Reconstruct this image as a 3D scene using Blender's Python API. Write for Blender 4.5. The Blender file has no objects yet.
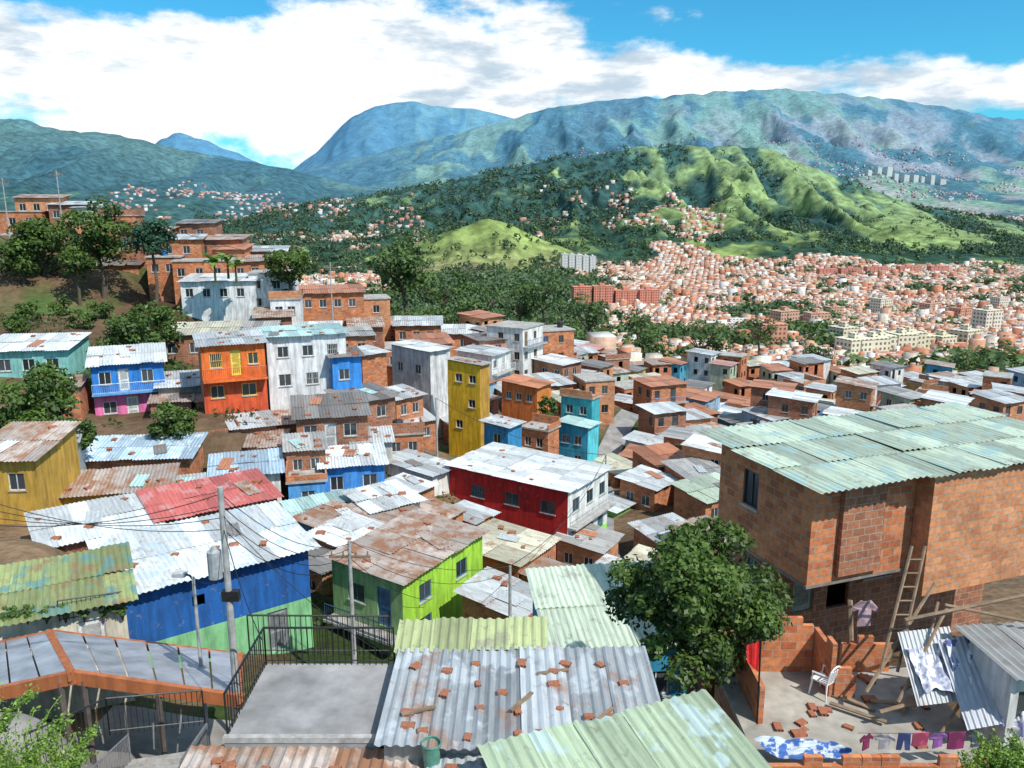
import bpy, math, random, numpy as np
from mathutils import Vector, Matrix
R=random.Random(11); NR=np.random.RandomState(5)
sc=bpy.context.scene
FOC=800.0; PIT=math.atan(174/800); cp,sp=math.cos(PIT),math.sin(PIT)
def P(u,v,d):
    a=(u-512)/FOC; b=(384-v)/FOC; yy=cp+b*sp
    return Vector((a*d/yy, d, (-sp+b*cp)*d/yy))
def elev(v):
    b=(384-v)/FOC; return (-sp+b*cp)/(cp+b*sp)
# ------------------------------------------------------------ node helpers
def newmat(name):
    m=bpy.data.materials.new(name); m.use_nodes=True
    nt=m.node_tree; return m,nt,nt.nodes['Principled BSDF']
def nd(nt,t,**k):
    n=nt.nodes.new(t)
    for a,b in k.items():
        if a[0]=='_': setattr(n,a[1:],b)
        else:
            s=n.inputs[int(a[1:])] if a[0]=='i' and a[1:].isdigit() else n.inputs[a.replace('__',' ')]
            if isinstance(b,bpy.types.NodeSocket): nt.links.new(b,s)
            else: s.default_value=b
    return n
def mth(nt,op,a,b=0.0,clamp=False):
    n=nd(nt,'ShaderNodeMath',_operation=op,_use_clamp=clamp,i0=a,i1=b); return n.outputs[0]
def mixc(nt,fac,a,b,bt='MIX'):
    n=nt.nodes.new('ShaderNodeMix'); n.data_type='RGBA'; n.blend_type=bt
    for s,x in ((n.inputs[0],fac),(n.inputs[6],a),(n.inputs[7],b)):
        if isinstance(x,bpy.types.NodeSocket): nt.links.new(x,s)
        else: s.default_value=x if not isinstance(x,tuple) else (x+(1,))[:4]
    return n.outputs[2]
def noise(nt,vec,scale,detail=4,rough=.55):
    n=nd(nt,'ShaderNodeTexNoise',Scale=scale,Detail=detail,Roughness=rough)
    if vec is not None: nt.links.new(vec,n.inputs['Vector'])
    return n.outputs['Fac']
def rng(nt,v,a,b,c,d):
    n=nd(nt,'ShaderNodeMapRange',i0=v,i1=a,i2=b,i3=c,i4=d); return n.outputs[0]
def grey(nt,v):
    n=nd(nt,'ShaderNodeCombineColor',i0=v,i1=v,i2=v); return n.outputs[0]
def scl(nt,vec,s):
    n=nd(nt,'ShaderNodeMapping',Scale=s); nt.links.new(vec,n.inputs['Vector']); return n.outputs[0]
def bump(nt,bs,h,st=.3,dist=.05):
    n=nd(nt,'ShaderNodeBump',Strength=st,Distance=dist,Height=h); nt.links.new(n.outputs[0],bs.inputs['Normal'])
CACHE={}
def cached(f):
    def g(*a):
        k=(f.__name__,)+a
        if k not in CACHE: CACHE[k]=f(*a)
        return CACHE[k]
    return g
@cached
def paint(col,rough=.85,dirt=1.0):
    m,nt,bs=newmat('painted_plaster'); tc=nd(nt,'ShaderNodeTexCoord').outputs['Object']
    oi=nd(nt,'ShaderNodeObjectInfo').outputs['Random']
    off=nd(nt,'ShaderNodeVectorMath',_operation='ADD',i0=tc,i1=nd(nt,'ShaderNodeCombineXYZ',i0=mth(nt,'MULTIPLY',oi,90.0),i1=oi).outputs[0]).outputs[0]
    a=noise(nt,off,.9,5,.65); b=noise(nt,scl(nt,off,(2.5,2.5,.35)),1.5,4,.6)
    f=mth(nt,'MULTIPLY',rng(nt,a,.3,.7,.75,1.12),rng(nt,b,.35,.6,1-.36*dirt,1.06))
    c=mixc(nt,1.0,col,grey(nt,f),'MULTIPLY')
    sp_=rng(nt,noise(nt,off,2.2,6,.7),.60,.70,0,.6*dirt)
    c=mixc(nt,sp_,c,(.33,.28,.23))
    nt.links.new(c,bs.inputs['Base Color']); bs.inputs['Roughness'].default_value=rough
    bump(nt,bs,noise(nt,off,14,4),.25,.02); return m
@cached
def brick(k=0):
    m,nt,bs=newmat('hollow_brick'); tc=nd(nt,'ShaderNodeTexCoord'); uv=tc.outputs['UV']
    cols=[((.72,.26,.10),(.46,.13,.05)),((.46,.18,.09),(.30,.11,.06)),((.74,.32,.14),(.54,.20,.085))][k]
    # slightly wavy courses
    wob=nd(nt,'ShaderNodeVectorMath',_operation='SCALE'); wn=nd(nt,'ShaderNodeTexNoise',Scale=1.3,Detail=3); nt.links.new(uv,wn.inputs['Vector']); nt.links.new(wn.outputs['Color'],wob.inputs[0]); wob.inputs['Scale'].default_value=.05
    uv2=nd(nt,'ShaderNodeVectorMath',_operation='ADD',i0=uv,i1=wob.outputs[0]).outputs[0]
    b=nd(nt,'ShaderNodeTexBrick',Color1=cols[0]+(1,),Color2=cols[1]+(1,),Mortar=(.42,.32,.24,1),Scale=1.0)
    b.inputs['Mortar Size'].default_value=.016; b.inputs['Brick Width'].default_value=.42; b.inputs['Row Height'].default_value=.24
    b.inputs['Bias'].default_value=0.0; nt.links.new(uv2,b.inputs['Vector'])
    n1=noise(nt,uv,.7,5,.6); n2=noise(nt,uv,7,3)
    f=mth(nt,'MULTIPLY',rng(nt,n1,.3,.7,.66,1.12),rng(nt,n2,.3,.7,.78,1.14))
    c=mixc(nt,1.0,b.outputs['Color'],grey(nt,f),'MULTIPLY')
    c=mixc(nt,rng(nt,noise(nt,uv,1.4,6,.7),.56,.72,0,.6),c,(.40,.31,.24))
    nt.links.new(c,bs.inputs['Base Color']); bs.inputs['Roughness'].default_value=.92
    bump(nt,bs,mth(nt,'ADD',mth(nt,'MULTIPLY',b.outputs['Fac'],-1.0),mth(nt,'MULTIPLY',n2,.5)),.9,.03); return m
@cached
def roofm(col,rust=.3,wave=0,tint=None):
    m,nt,bs=newmat('corrugated_roofing'); uv=nd(nt,'ShaderNodeTexCoord').outputs['UV']
    tone=nd(nt,'ShaderNodeAttribute',_attribute_name='tone').outputs['Fac']
    oi=nd(nt,'ShaderNodeObjectInfo').outputs['Random']
    cb=nd(nt,'ShaderNodeCombineXYZ',i0=mth(nt,'MULTIPLY',oi,77.0),i1=mth(nt,'MULTIPLY',tone,3.0)).outputs[0]
    vec=nd(nt,'ShaderNodeVectorMath',_operation='ADD',i0=uv,i1=cb).outputs[0]
    n1=noise(nt,vec,.8,6,.65); n2=noise(nt,scl(nt,vec,(5,.5,1)),1.6,4,.6)
    f=mth(nt,'MULTIPLY',rng(nt,tone,0,1,.64,1.2),rng(nt,n2,.3,.7,.70,1.12))
    c=mixc(nt,1.0,col,grey(nt,f),'MULTIPLY')
    c=mixc(nt,rng(nt,n1,.62-.25*rust,.72-.2*rust,0,min(.92,.4+rust)),c,(.30,.14,.07) if rust>.25 else (.25,.22,.19))
    c=mixc(nt,rng(nt,noise(nt,vec,2.6,5,.7),.57,.69,0,.6),c,(.17,.14,.12))
    if tint: c=mixc(nt,rng(nt,noise(nt,scl(nt,vec,(1,.8,1)),1.1,4,.55),.55,.60,0,.7),c,tint)
    nt.links.new(c,bs.inputs['Base Color']); bs.inputs['Roughness'].default_value=.55; bs.inputs['Metallic'].default_value=.08
    if wave:
        w=nd(nt,'ShaderNodeTexWave',_wave_type='BANDS',_bands_direction='X',Scale=1.1); nt.links.new(uv,w.inputs['Vector'])
        bump(nt,bs,w.outputs['Fac'],.9,.06)
    else: bump(nt,bs,noise(nt,vec,9,3),.25,.03)
    return m
@cached
def solid(col,rough=.7,metal=0.0,ns=6.0,name='surface'):
    m,nt,bs=newmat(name); tc=nd(nt,'ShaderNodeTexCoord').outputs['Object']
    n=noise(nt,tc,ns,5,.6); n0=noise(nt,tc,ns*.25,4,.6); c=mixc(nt,1.0,col,grey(nt,mth(nt,'MULTIPLY',rng(nt,n,.3,.7,.72,1.15),rng(nt,n0,.3,.65,.75,1.08))),'MULTIPLY')
    nt.links.new(c,bs.inputs['Base Color']); bs.inputs['Roughness'].default_value=rough; bs.inputs['Metallic'].default_value=metal
    bump(nt,bs,n,.2,.02); return m
@cached
def plastic(col):
    m,nt,bs=newmat('plastic'); tc=nd(nt,'ShaderNodeTexCoord').outputs['Object']; nt.links.new(mixc(nt,1.0,col,grey(nt,rng(nt,noise(nt,tc,4,3),.3,.7,.92,1.05)),'MULTIPLY'),bs.inputs['Base Color']); bs.inputs['Roughness'].default_value=.35; return m
@cached
def glass():
    m,nt,bs=newmat('window_glass'); oi=nd(nt,'ShaderNodeObjectInfo').outputs['Random']
    c=mixc(nt,oi,(.015,.02,.022),(.07,.08,.09)); nt.links.new(c,bs.inputs['Base Color']); bs.inputs['Roughness'].default_value=.12; return m
def concrete(): return solid((.40,.38,.35),.9,0.0,2.2,'concrete')
@cached
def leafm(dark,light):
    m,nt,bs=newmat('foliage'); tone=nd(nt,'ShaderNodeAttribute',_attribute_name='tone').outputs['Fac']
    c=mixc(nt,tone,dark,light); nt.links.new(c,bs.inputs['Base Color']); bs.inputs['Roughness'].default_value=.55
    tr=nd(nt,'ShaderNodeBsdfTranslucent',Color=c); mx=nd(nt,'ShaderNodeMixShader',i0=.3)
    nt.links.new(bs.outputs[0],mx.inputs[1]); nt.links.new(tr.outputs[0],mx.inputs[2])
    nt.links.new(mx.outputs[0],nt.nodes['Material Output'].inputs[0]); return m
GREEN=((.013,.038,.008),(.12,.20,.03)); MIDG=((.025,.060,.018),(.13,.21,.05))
def bark(): return solid((.12,.09,.06),.95,0.0,9.0,'bark')
def wood(): return solid((.28,.19,.12),.85,0.0,5.0,'weathered_wood')
def steel(): return solid((.03,.03,.032),.5,.4,5.0,'dark_painted_steel')
# ------------------------------------------------------------ mesh builder
def link(o,parent=None,label=None,cat=None,group=None,kind=None):
    sc.collection.objects.link(o)
    if parent is not None: o.parent=parent
    if label: o['label']=label
    if cat: o['category']=cat
    if group: o['group']=group
    if kind: o['kind']=kind
    return o
class MB:
    def __init__(s): s.v=[];s.f=[];s.m=[];s.t=[]
    def face(s,pts,mi=0,tone=.5):
        i=len(s.v); s.v+=[tuple(p) for p in pts]; s.f.append(tuple(range(i,i+len(pts)))); s.m.append(mi); s.t.append(tone)
    def hexa(s,c,mi=0,tone=.5):
        for q in ((0,3,2,1),(4,5,6,7),(0,1,5,4),(1,2,6,5),(2,3,7,6),(3,0,4,7)): s.face([c[k] for k in q],mi,tone)
    def box(s,x0,y0,z0,x1,y1,z1,mi=0,tone=.5,M=None):
        c=[Vector(p) for p in ((x0,y0,z0),(x1,y0,z0),(x1,y1,z0),(x0,y1,z0),(x0,y0,z1),(x1,y0,z1),(x1,y1,z1),(x0,y1,z1))]
        if M is not None: c=[M@p for p in c]
        s.hexa(c,mi,tone)
    def tube(s,p,q,r0,r1=None,n=6,mi=0,tone=.5,cap=True):
        p=Vector(p);q=Vector(q); r1=r0 if r1 is None else r1; d=(q-p).normalized()
        a=d.cross(Vector((0,0,1)) if abs(d.z)<.9 else Vector((1,0,0))).normalized(); b=d.cross(a)
        A=[p+(a*math.cos(t)+b*math.sin(t))*r0 for t in [2*math.pi*k/n for k in range(n)]]
        B=[q+(a*math.cos(t)+b*math.sin(t))*r1 for t in [2*math.pi*k/n for k in range(n)]]
        for k in range(n): s.face([A[k],A[(k+1)%n],B[(k+1)%n],B[k]],mi,tone)
        if cap: s.face(A[::-1],mi,tone); s.face(B,mi,tone)
    def path(s,pts,r,n=5,mi=0):
        for a,b in zip(pts,pts[1:]): s.tube(a,b,r,r,n,mi,cap=False)
    def done(s,name,mats,parent=None,**k):
        me=bpy.data.meshes.new(name); me.from_pydata(s.v,[],s.f)
        for m in mats: me.materials.append(m)
        me.polygons.foreach_set('material_index',s.m)
        uvl=me.uv_layers.new(name='UVMap'); uv=[]
        for f in s.f:
            a,b,c=[Vector(s.v[f[i]]) for i in (0,1,2)]; n=(b-a).cross(c-b)
            if n.length<1e-12: n=Vector((0,0,1))
            n.normalize()
            if abs(n.z)>.6:
                for i in f: uv+=[s.v[i][0],s.v[i][1]]
            else:
                t=Vector((-n.y,n.x,0)).normalized()
                for i in f: uv+=[s.v[i][0]*t.x+s.v[i][1]*t.y,s.v[i][2]]
        uvl.data.foreach_set('uv',uv)
        at=me.attributes.new('tone','FLOAT','FACE'); at.data.foreach_set('value',s.t)
        me.validate(); me.update()
        o=bpy.data.objects.new(name,me); return link(o,parent,**k)
def empty(name,loc,yaw=0,**k):
    e=bpy.data.objects.new(name,None); e.empty_display_size=.3; e.location=loc; e.rotation_euler=(0,0,yaw); return link(e,None,**k)
def npmesh(name,V,F,mats,parent=None,tone=None,col=None,smooth=False,colv=None,**k):
    me=bpy.data.meshes.new(name); n=F.shape[1]
    me.vertices.add(len(V)); me.vertices.foreach_set('co',V.astype(np.float32).ravel())
    me.loops.add(F.size); me.loops.foreach_set('vertex_index',F.astype(np.int32).ravel())
    me.polygons.add(len(F)); me.polygons.foreach_set('loop_start',np.arange(0,F.size,n,dtype=np.int32))
    me.update(calc_edges=True)
    for m in mats: me.materials.append(m)
    if tone is not None: me.attributes.new('tone','FLOAT','FACE').data.foreach_set('value',tone.astype(np.float32))
    if col is not None:
        c=np.ones((len(F),4),np.float32); c[:,:3]=col; me.attributes.new('col','FLOAT_COLOR','FACE').data.foreach_set('color',c.ravel())
    if colv is not None:
        c=np.ones((len(V),4),np.float32); c[:,:3]=colv; me.attributes.new('col','FLOAT_COLOR','POINT').data.foreach_set('color',c.ravel())
    if smooth: me.polygons.foreach_set('use_smooth',np.ones(len(F),bool))
    me.validate(); o=bpy.data.objects.new(name,me); return link(o,parent,**k)
# ------------------------------------------------------------ terrain
def vn(x,y,s=0):
    xi=np.floor(x);yi=np.floor(y);fx=x-xi;fy=y-yi;fx=fx*fx*(3-2*fx);fy=fy*fy*(3-2*fy)
    def h(a,b):
        q=np.sin(a*127.1+b*311.7+s*17.3)*43758.5453; return q-np.floor(q)
    return (h(xi,yi)*(1-fx)+h(xi+1,yi)*fx)*(1-fy)+(h(xi,yi+1)*(1-fx)+h(xi+1,yi+1)*fx)*fy
def fbm(x,y,s=0,o=5):
    t=0;a=.5;n=0
    for k in range(o): t=t+a*vn(x*2**k,y*2**k,s+k); n+=a; a*=.5
    return t/n
def ss(a,b,x):
    t=np.clip((x-a)/(b-a),0,1); return t*t*(3-2*t)
CP=[(0,232,112),(60,236,110),(110,268,106),(170,305,100),(60,320,84),(0,335,75),(30,385,64),(100,425,60),(205,414,60),(300,404,70),(250,335,92),(330,335,103),(400,372,98),(450,405,92),(470,452,77),(380,455,66),(300,505,50),(200,505,48),(60,525,42),(0,555,34),(150,575,38),(100,690,27),(220,680,29),(320,672,31),(400,680,31.5),(460,660,34),(430,580,46),(520,625,40),(600,575,50),(600,510,64),(560,470,80),(620,480,82),(700,490,78),(700,540,56),(640,640,31),(700,720,23),(800,725,21.5),(900,720,21),(1000,720,20),(760,775,17.5),(850,775,17),(980,775,17),(0,720,18),
(700,438,125),(900,438,125),(1024,447,115),(800,475,90),(1000,510,60),(500,392,130),(420,352,140),(350,325,150),(1150,460,100),(-150,200,112),(-150,330,70),(-150,560,30)]
CPx=np.array([tuple(P(*c)) for c in CP]+[(0,15,-13.4),(-4,13,-13.6),(3,20,-15.5),(0,5,-11),(0,0,-9),(25,0,-9),(-20,0,-9),(-12,8,-12),(-8,15,-15.0),(-9,17,-16),(-12,21,-17),(-6,20,-17),(-9,24,-18.5),(0,-30,-2),(-80,200,-22),(-110,170,-8),(-150,300,-50),(-60,250,-45),(8,26,-16)])
LAY=[ # silhouette, distance, front width, back width, furrow amount, sx, sy
 ([(-900,300),(270,300),(285,180),(305,166),(325,150),(343,131),(358,116),(372,108),(395,103),(420,98),(445,104),(475,107),(505,114),(540,126),(580,150),(660,180),(720,300)],14500,4200,3000,.3,1300,3600),
 ([(120,300),(140,175),(160,152),(175,137),(188,131),(205,134),(230,145),(265,160),(290,178),(320,300)],16500,3200,3000,.2,1500,4000),
 ([(150,290),(250,200),(320,166),(380,153),(430,139),(480,126),(530,112),(560,104),(600,100),(640,95),(680,93),(720,90),(760,87),(800,88),(850,95),(900,102),(950,110),(1000,118),(1024,122),(1500,150)],8600,4300,3000,.30,480,1500),
 ([(-600,98),(-100,108),(0,115),(40,118),(90,128),(130,133),(170,143),(210,152),(260,160),(300,168),(340,180),(420,200),(500,235),(560,290)],5000,2700,2000,.42,420,1300),
 ([(150,290),(200,250),(260,215),(300,205),(340,200),(400,190),(450,181),(480,172),(520,165),(560,155),(600,150),(640,143),(670,140),(700,147),(740,143),(770,150),(800,165),(840,180),(870,192),(900,203),(950,213),(1000,220),(1024,226),(1400,240)],2900,1350,900,.55,150,560),
 ([(370,300),(385,262),(400,250),(430,238),(460,226),(487,217),(510,224),(540,238),(570,250),(600,263),(620,300)],1700,330,300,.34,60,200)]
ZB=([0,60,80,130,200,400,900,1700,3000,9000,30000],[-20,-24,-26,-36.5,-49,-77,-108,-118,-60,100,300])
def polar(x,y):
    r=np.hypot(x,y)+1e-6; c=np.maximum(y/r,.6); d=r*c; sn=np.clip(x/r,-.8,.8); return r,d,512+800*sn/c
def ridge(x,y,i):
    sx,sy=LAY[i][5:]; wx=x/sx+.6*fbm(x/sy,y/sy,i+40); return 1-np.abs(2*fbm(wx,y/sy,i*7+2,5)-1), 1-np.abs(2*fbm(wx*2.6,y/sy*2.2,i*7+5,4)-1)
def HT(x,y):
    x=np.asarray(x,float);y=np.asarray(y,float); r,d,u=polar(x,y)
    zb=np.interp(d,*ZB)
    zb=zb+np.where(d>300,(fbm(x/260,y/260,3)-.5)*16*ss(300,700,d),0)
    z=zb.copy()
    for i,(sil,Rr,W,Wb,fa,sx,sy) in enumerate(LAY):
        s=np.array(sil,float); e=np.interp(u,s[:,0],[elev(v) for v in s[:,1]]); pk=e*Rr
        rel=np.maximum(pk-zb,0)*(1+ .06*(fbm(x/(sx*.6),y/(sx*.6),i*9+1)-.5))
        t=(d-Rr)/np.where(d<Rr,W,Wb); g=np.clip(1-np.abs(t),0,1); g=np.where(t<0,g*(.55+.45*g)*1.0,g)
        rd,rd2=ridge(x,y,i)
        h=rel*g*(1-fa*(1-rd)*2.2*np.clip((1-g)*2.2+.06,0,1)-fa*.35*(1-rd2)*np.clip((1-g)*3,0.05,1))
        z=np.maximum(z,zb+h)
    w=1-ss(125,215,r)
    m=w>0
    if m.any():
        xm,ym=x[m],y[m]; D=((xm[:,None]-CPx[None,:,0])**2+(ym[:,None]-CPx[None,:,1])**2)+1.0
        ww=D**-1.8; zn=(ww*CPx[None,:,2]).sum(1)/ww.sum(1)
        z[m]=z[m]*(1-w[m])+zn*w[m]
    return z
def gz(x,y): return float(HT(np.array([x]),np.array([y]))[0])
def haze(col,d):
    k=(1-np.exp(-np.maximum(d-1300,0)/8000))[...,None]; return col*(1-k)+np.array([.105,.27,.43])*k  # bluish distance haze mixed straight into the base colours
def MK(x,y,d,u,n,nb,rd):
    def gs(u0,d0,su,sd): return np.exp(-((u-u0)/su)**2-((d-d0)/sd)**2)
    return (n*.8+.42*(rd-.78)*2+.36*(1.2*gs(770,2650,55,300)+1.3*gs(950,2300,100,420)+gs(650,2650,40,260)+gs(700,2250,30,300)+1.6*gs(487,1600,95,260)+gs(860,2600,50,260)-.25+.7*(nb-.5)-.40*ss(600,540,u)*(d>1900)))*ss(1250,1400,d)*(1-ss(3000,4200,d))
def build_ground():
    b=np.concatenate([np.linspace(-180,-44,40)[:-1],np.linspace(-44,44,640),np.linspace(44,180,40)[1:]])*math.pi/180
    rr=np.concatenate([np.geomspace(1.5,200,120)[:-1],np.geomspace(200,1200,90)[:-1],np.geomspace(1200,3200,170)[:-1],np.geomspace(3200,30000,210)])
    B,RR=np.meshgrid(b,rr); X=RR*np.sin(B);Y=RR*np.cos(B); sh=X.shape
    x=X.ravel();y=Y.ravel(); z=HT(x,y); r,d,u=polar(x,y)
    V=np.stack([x,y,z],1); nr,nc=sh; i=np.arange(nr-1)[:,None]*nc+np.arange(nc-1)[None,:]
    F=np.stack([i,i+1,i+nc+1,i+nc],-1).reshape(-1,4)
    n=fbm(x/160,y/160,21,6); nb=fbm(x/700,y/900,31,6)
    forest=np.array([.026,.062,.024]);mead=np.array([.22,.29,.07]);urb=np.array([.26,.18,.13]);soil=np.array([.21,.14,.085]);grs=np.array([.06,.095,.028])
    def L(a,b_,k): return a+(b_-a)*k[:,None]
    c=np.tile(forest,(len(x),1))*(0.6+.9*n)[:,None]
    rd,rd2=ridge(x,y,4); nf=fbm(x/45,y/45,23,5)
    mk=ss(.38,.60,MK(x,y,d,u,n,nb,rd)+.30*(nf-.5))
    c=L(c,mead*(.55+.85*nf)[:,None],mk)
    mb=ss(.47,.58,fbm(x/330,y/600,51,7))*ss(3600,5000,d)*np.where(u>420,1.0,.4)
    c=L(c,np.array([.24,.33,.11]),mb*.9)
    ub=ss(.53,.60,fbm(x/260,y/420,61,6))*ss(3600,5000,d)*(1-ss(7900,8900,d))*ss(500,850,u); c=L(c,np.array([.50,.38,.32]),ub*.6)
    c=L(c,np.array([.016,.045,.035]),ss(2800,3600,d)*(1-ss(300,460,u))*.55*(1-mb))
    c=L(c,urb,(1-ss(1400,1750,d))*ss(120,200,d)*(1-.6*ss(.5,.62,n)))
    nn=fbm(x/7,y/7,71,5); near=1-ss(110,200,d)
    c=L(c,soil*1.0,near); c=L(c,np.array([.11,.068,.04]),near*ss(58,68,d)*(1-ss(230,300,u))*(1-.5*nn)); c=L(c,grs,near*ss(.56,.66,nn))
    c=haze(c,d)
    m,nt,bs=newmat('terrain'); at=nd(nt,'ShaderNodeAttribute',_attribute_name='col').outputs['Color']
    pos=nd(nt,'ShaderNodeNewGeometry').outputs['Position']; ln=nd(nt,'ShaderNodeVectorMath',_operation='LENGTH',i0=pos).outputs['Value']
    n1=noise(nt,pos,.03,7,.65); n2=noise(nt,pos,1.3,6,.65); n3=noise(nt,pos,.006,8,.7); fd=rng(nt,ln,2500,12000,1.0,.2)
    f=mth(nt,'MULTIPLY',mth(nt,'ADD',1.0,mth(nt,'MULTIPLY',mth(nt,'SUBTRACT',rng(nt,n1,.35,.65,.5,1.5),1.0),fd)),rng(nt,n2,.3,.7,.7,1.2))
    f=mth(nt,'MULTIPLY',f,rng(nt,n3,.35,.65,.80,1.2))
    nt.links.new(mixc(nt,1.0,at,grey(nt,f),'MULTIPLY'),bs.inputs['Base Color']); bs.inputs['Roughness'].default_value=1.0
    bs.inputs['Specular IOR Level'].default_value=.1
    bump(nt,bs,n1,mth(nt,'MULTIPLY',fd,.5),10.0)
    npmesh('ground',V,F,[m],colv=c,smooth=True,kind='structure')
build_ground()
# ------------------------------------------------------------ houses
FOOT=[];CLUT=[]
def fbox(mb,fn,s0,s1,z0,z1,d0,d1,mi=0):
    mb.hexa([fn(s0,z0,d0),fn(s1,z0,d0),fn(s1,z0,d1),fn(s0,z0,d1),fn(s0,z1,d0),fn(s1,z1,d0),fn(s1,z1,d1),fn(s0,z1,d1)],mi)
def wallface(mb,fn,S,H0,top,ops,bandz,T,hi=True):
    sc_={0,S};zc={0,H0}
    for o in ops: sc_|={o[1],o[1]+o[3]}; zc|={T-o[2],T-o[2]-o[4]}
    for zb,_ in bandz[1:]: zc.add(zb)
    sl=sorted(a for a in sc_ if 0<=a<=S);zl=sorted(a for a in zc if 0<=a<=H0)
    def mat(z):
        mi=0
        for zb,k in bandz:
            if z<zb: mi=k
        return mi
    for a,b in zip(sl,sl[1:]):
        if b-a<1e-4: continue
        for c,d in zip(zl,zl[1:]):
            if d-c<1e-4: continue
            ms,mz=(a+b)/2,(c+d)/2
            if any(o[1]<ms<o[1]+o[3] and T-o[2]-o[4]<mz<T-o[2] for o in ops): continue
            mb.face([fn(a,c,0),fn(b,c,0),fn(b,d,0),fn(a,d,0)],mat(mz))
        if max(top(a),top(b))>H0+1e-4: mb.face([fn(a,H0,0),fn(b,H0,0),fn(b,top(b),0),fn(a,top(a),0)],mat(H0))
    for o in ops:
        a,b,c,d=o[1],o[1]+o[3],T-o[2]-o[4],T-o[2]; k=.14; mi=mat((c+d)/2)
        mb.face([fn(a,c,0),fn(b,c,0),fn(b,c,k),fn(a,c,k)],mi); mb.face([fn(a,d,0),fn(b,d,0),fn(b,d,k),fn(a,d,k)],mi)
        mb.face([fn(a,c,0),fn(a,d,0),fn(a,d,k),fn(a,c,k)],mi); mb.face([fn(b,c,0),fn(b,d,0),fn(b,d,k),fn(b,c,k)],mi)
def opening(e,fn,o,T,frm):
    k=o[0]; a,b,c,d=o[1],o[1]+o[3],T-o[2]-o[4],T-o[2]; mb=MB()
    if k=='d':
        col=frm; fbox(mb,fn,a+.05,b-.05,c,d-.05,.08,.12,0); fbox(mb,fn,a,a+.05,c,d,.05,.13,1); fbox(mb,fn,b-.05,b,c,d,.05,.13,1); fbox(mb,fn,a+.05,b-.05,d-.05,d,.05,.13,1)
        fbox(mb,fn,a+.15,b-.15,c+.2,c+(d-c)*.45,.065,.08,1); fbox(mb,fn,a+.15,b-.15,c+(d-c)*.52,d-.2,.065,.08,1)
        mb.done('door',[solid(col,.6),solid(tuple(x*.6 for x in col),.6)],e); return
    w=.05; fbox(mb,fn,a,b,c,c+w,.05,.11,0);fbox(mb,fn,a,b,d-w,d,.05,.11,0);fbox(mb,fn,a,a+w,c+w,d-w,.05,.11,0);fbox(mb,fn,b-w,b,c+w,d-w,.05,.11,0)
    m=(a+b)/2; fbox(mb,fn,m-.02,m+.02,c+w,d-w,.055,.105,0)
    mb.face([fn(a+w,c+w,.09),fn(b-w,c+w,.09),fn(b-w,d-w,.09),fn(a+w,d-w,.09)],1)
    if k=='b':
        n=max(3,int((b-a)/.14))
        for i in range(1,n): s=a+(b-a)*i/n; fbox(mb,fn,s-.012,s+.012,c,d,.0,.02,0)
        fbox(mb,fn,a,b,(c+d)/2-.012,(c+d)/2+.012,-.01,.0,0)
    fbox(mb,fn,a-.06,b+.06,c-.07,c-.003,-.06,.05,2)
    mb.done('window',[solid(frm,.5),glass(),concrete()],e)
def sheets(mb,W,L,zf,ov,axis,per=.22,amp=.028,hi=True,rag=.14,x0=0,y0=0):
    A,Bn=(W,L) if axis=='y' else (L,W)
    na=max(1,round((A+2*ov)/.95)); nb_=max(1,round((Bn+2*ov)/(2.3 if hi else 3.2)))
    wa=(A+2*ov)/na; wb=(Bn+2*ov)/nb_
    for j in range(nb_):
        for i in range(na):
            a0=-ov+i*wa-.03; a1=a0+wa+.06; b0=-ov+j*wb-.06; b1=b0+wb+.1
            if j==0: b0-=R.uniform(0,rag)
            if j==nb_-1: b1+=R.uniform(0,rag)
            dz=R.uniform(0,.025)+j*.006+(i%2)*.008; sk=R.uniform(-.04,.04); tone=R.random(); ex=R.uniform(.0,.06)
            n=max(2,int((a1-a0)/per*(4 if hi else 0)))
            pr=None
            for k in range(n+1):
                a=a0+(a1-a0)*k/n; h=(amp*math.sin(2*math.pi*a/per) if hi else 0)+dz+.06
                if axis=='y': p=(a,b0);q=(a+sk,b1)
                else: p=(b0,a);q=(b1,a+sk)
                p=(p[0]+x0,p[1]+y0);q=(q[0]+x0,q[1]+y0)
                p=Vector((p[0],p[1],zf(*p)+h+ex));q=Vector((q[0],q[1],zf(*q)+h))
                if pr: mb.face([pr[0],p,q,pr[1]],0,tone)
                pr=(p,q)
ROOFS={'zinc':((.56,.59,.60),.28),'white':((.74,.77,.77),.18),'rusty':((.50,.43,.38),.66),'dark':((.25,.24,.23),.3),'grey':((.44,.43,.41),.25),'red':((.58,.15,.13),.14),'pink':((.58,.31,.26),.2),
 'blue':((.46,.60,.72),.18),'teal':((.48,.68,.65),.14),'green':((.46,.56,.38),.14),'lime':((.50,.55,.27),.2),'cream':((.64,.61,.47),.32),'tile':((.52,.22,.12),.2),'mural':((.33,.38,.15),.42),'greenzinc':((.56,.65,.51),.22),'dull':((.42,.45,.47),.28)}
RN={'zinc':'zinc','white':'whitish zinc','rusty':'rusty zinc','dark':'dark weathered','grey':'grey fibre cement','red':'red','pink':'faded pink','blue':'pale blue','teal':'pale teal','green':'pale green','lime':'yellow-green','cream':'cream','tile':'terracotta','mural':'painted yellow-green','greenzinc':'greenish zinc','slab':'flat concrete','dull':'dull grey zinc'}
def wmat(w):
    if isinstance(w,int): return brick(w)
    return paint(w)
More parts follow.
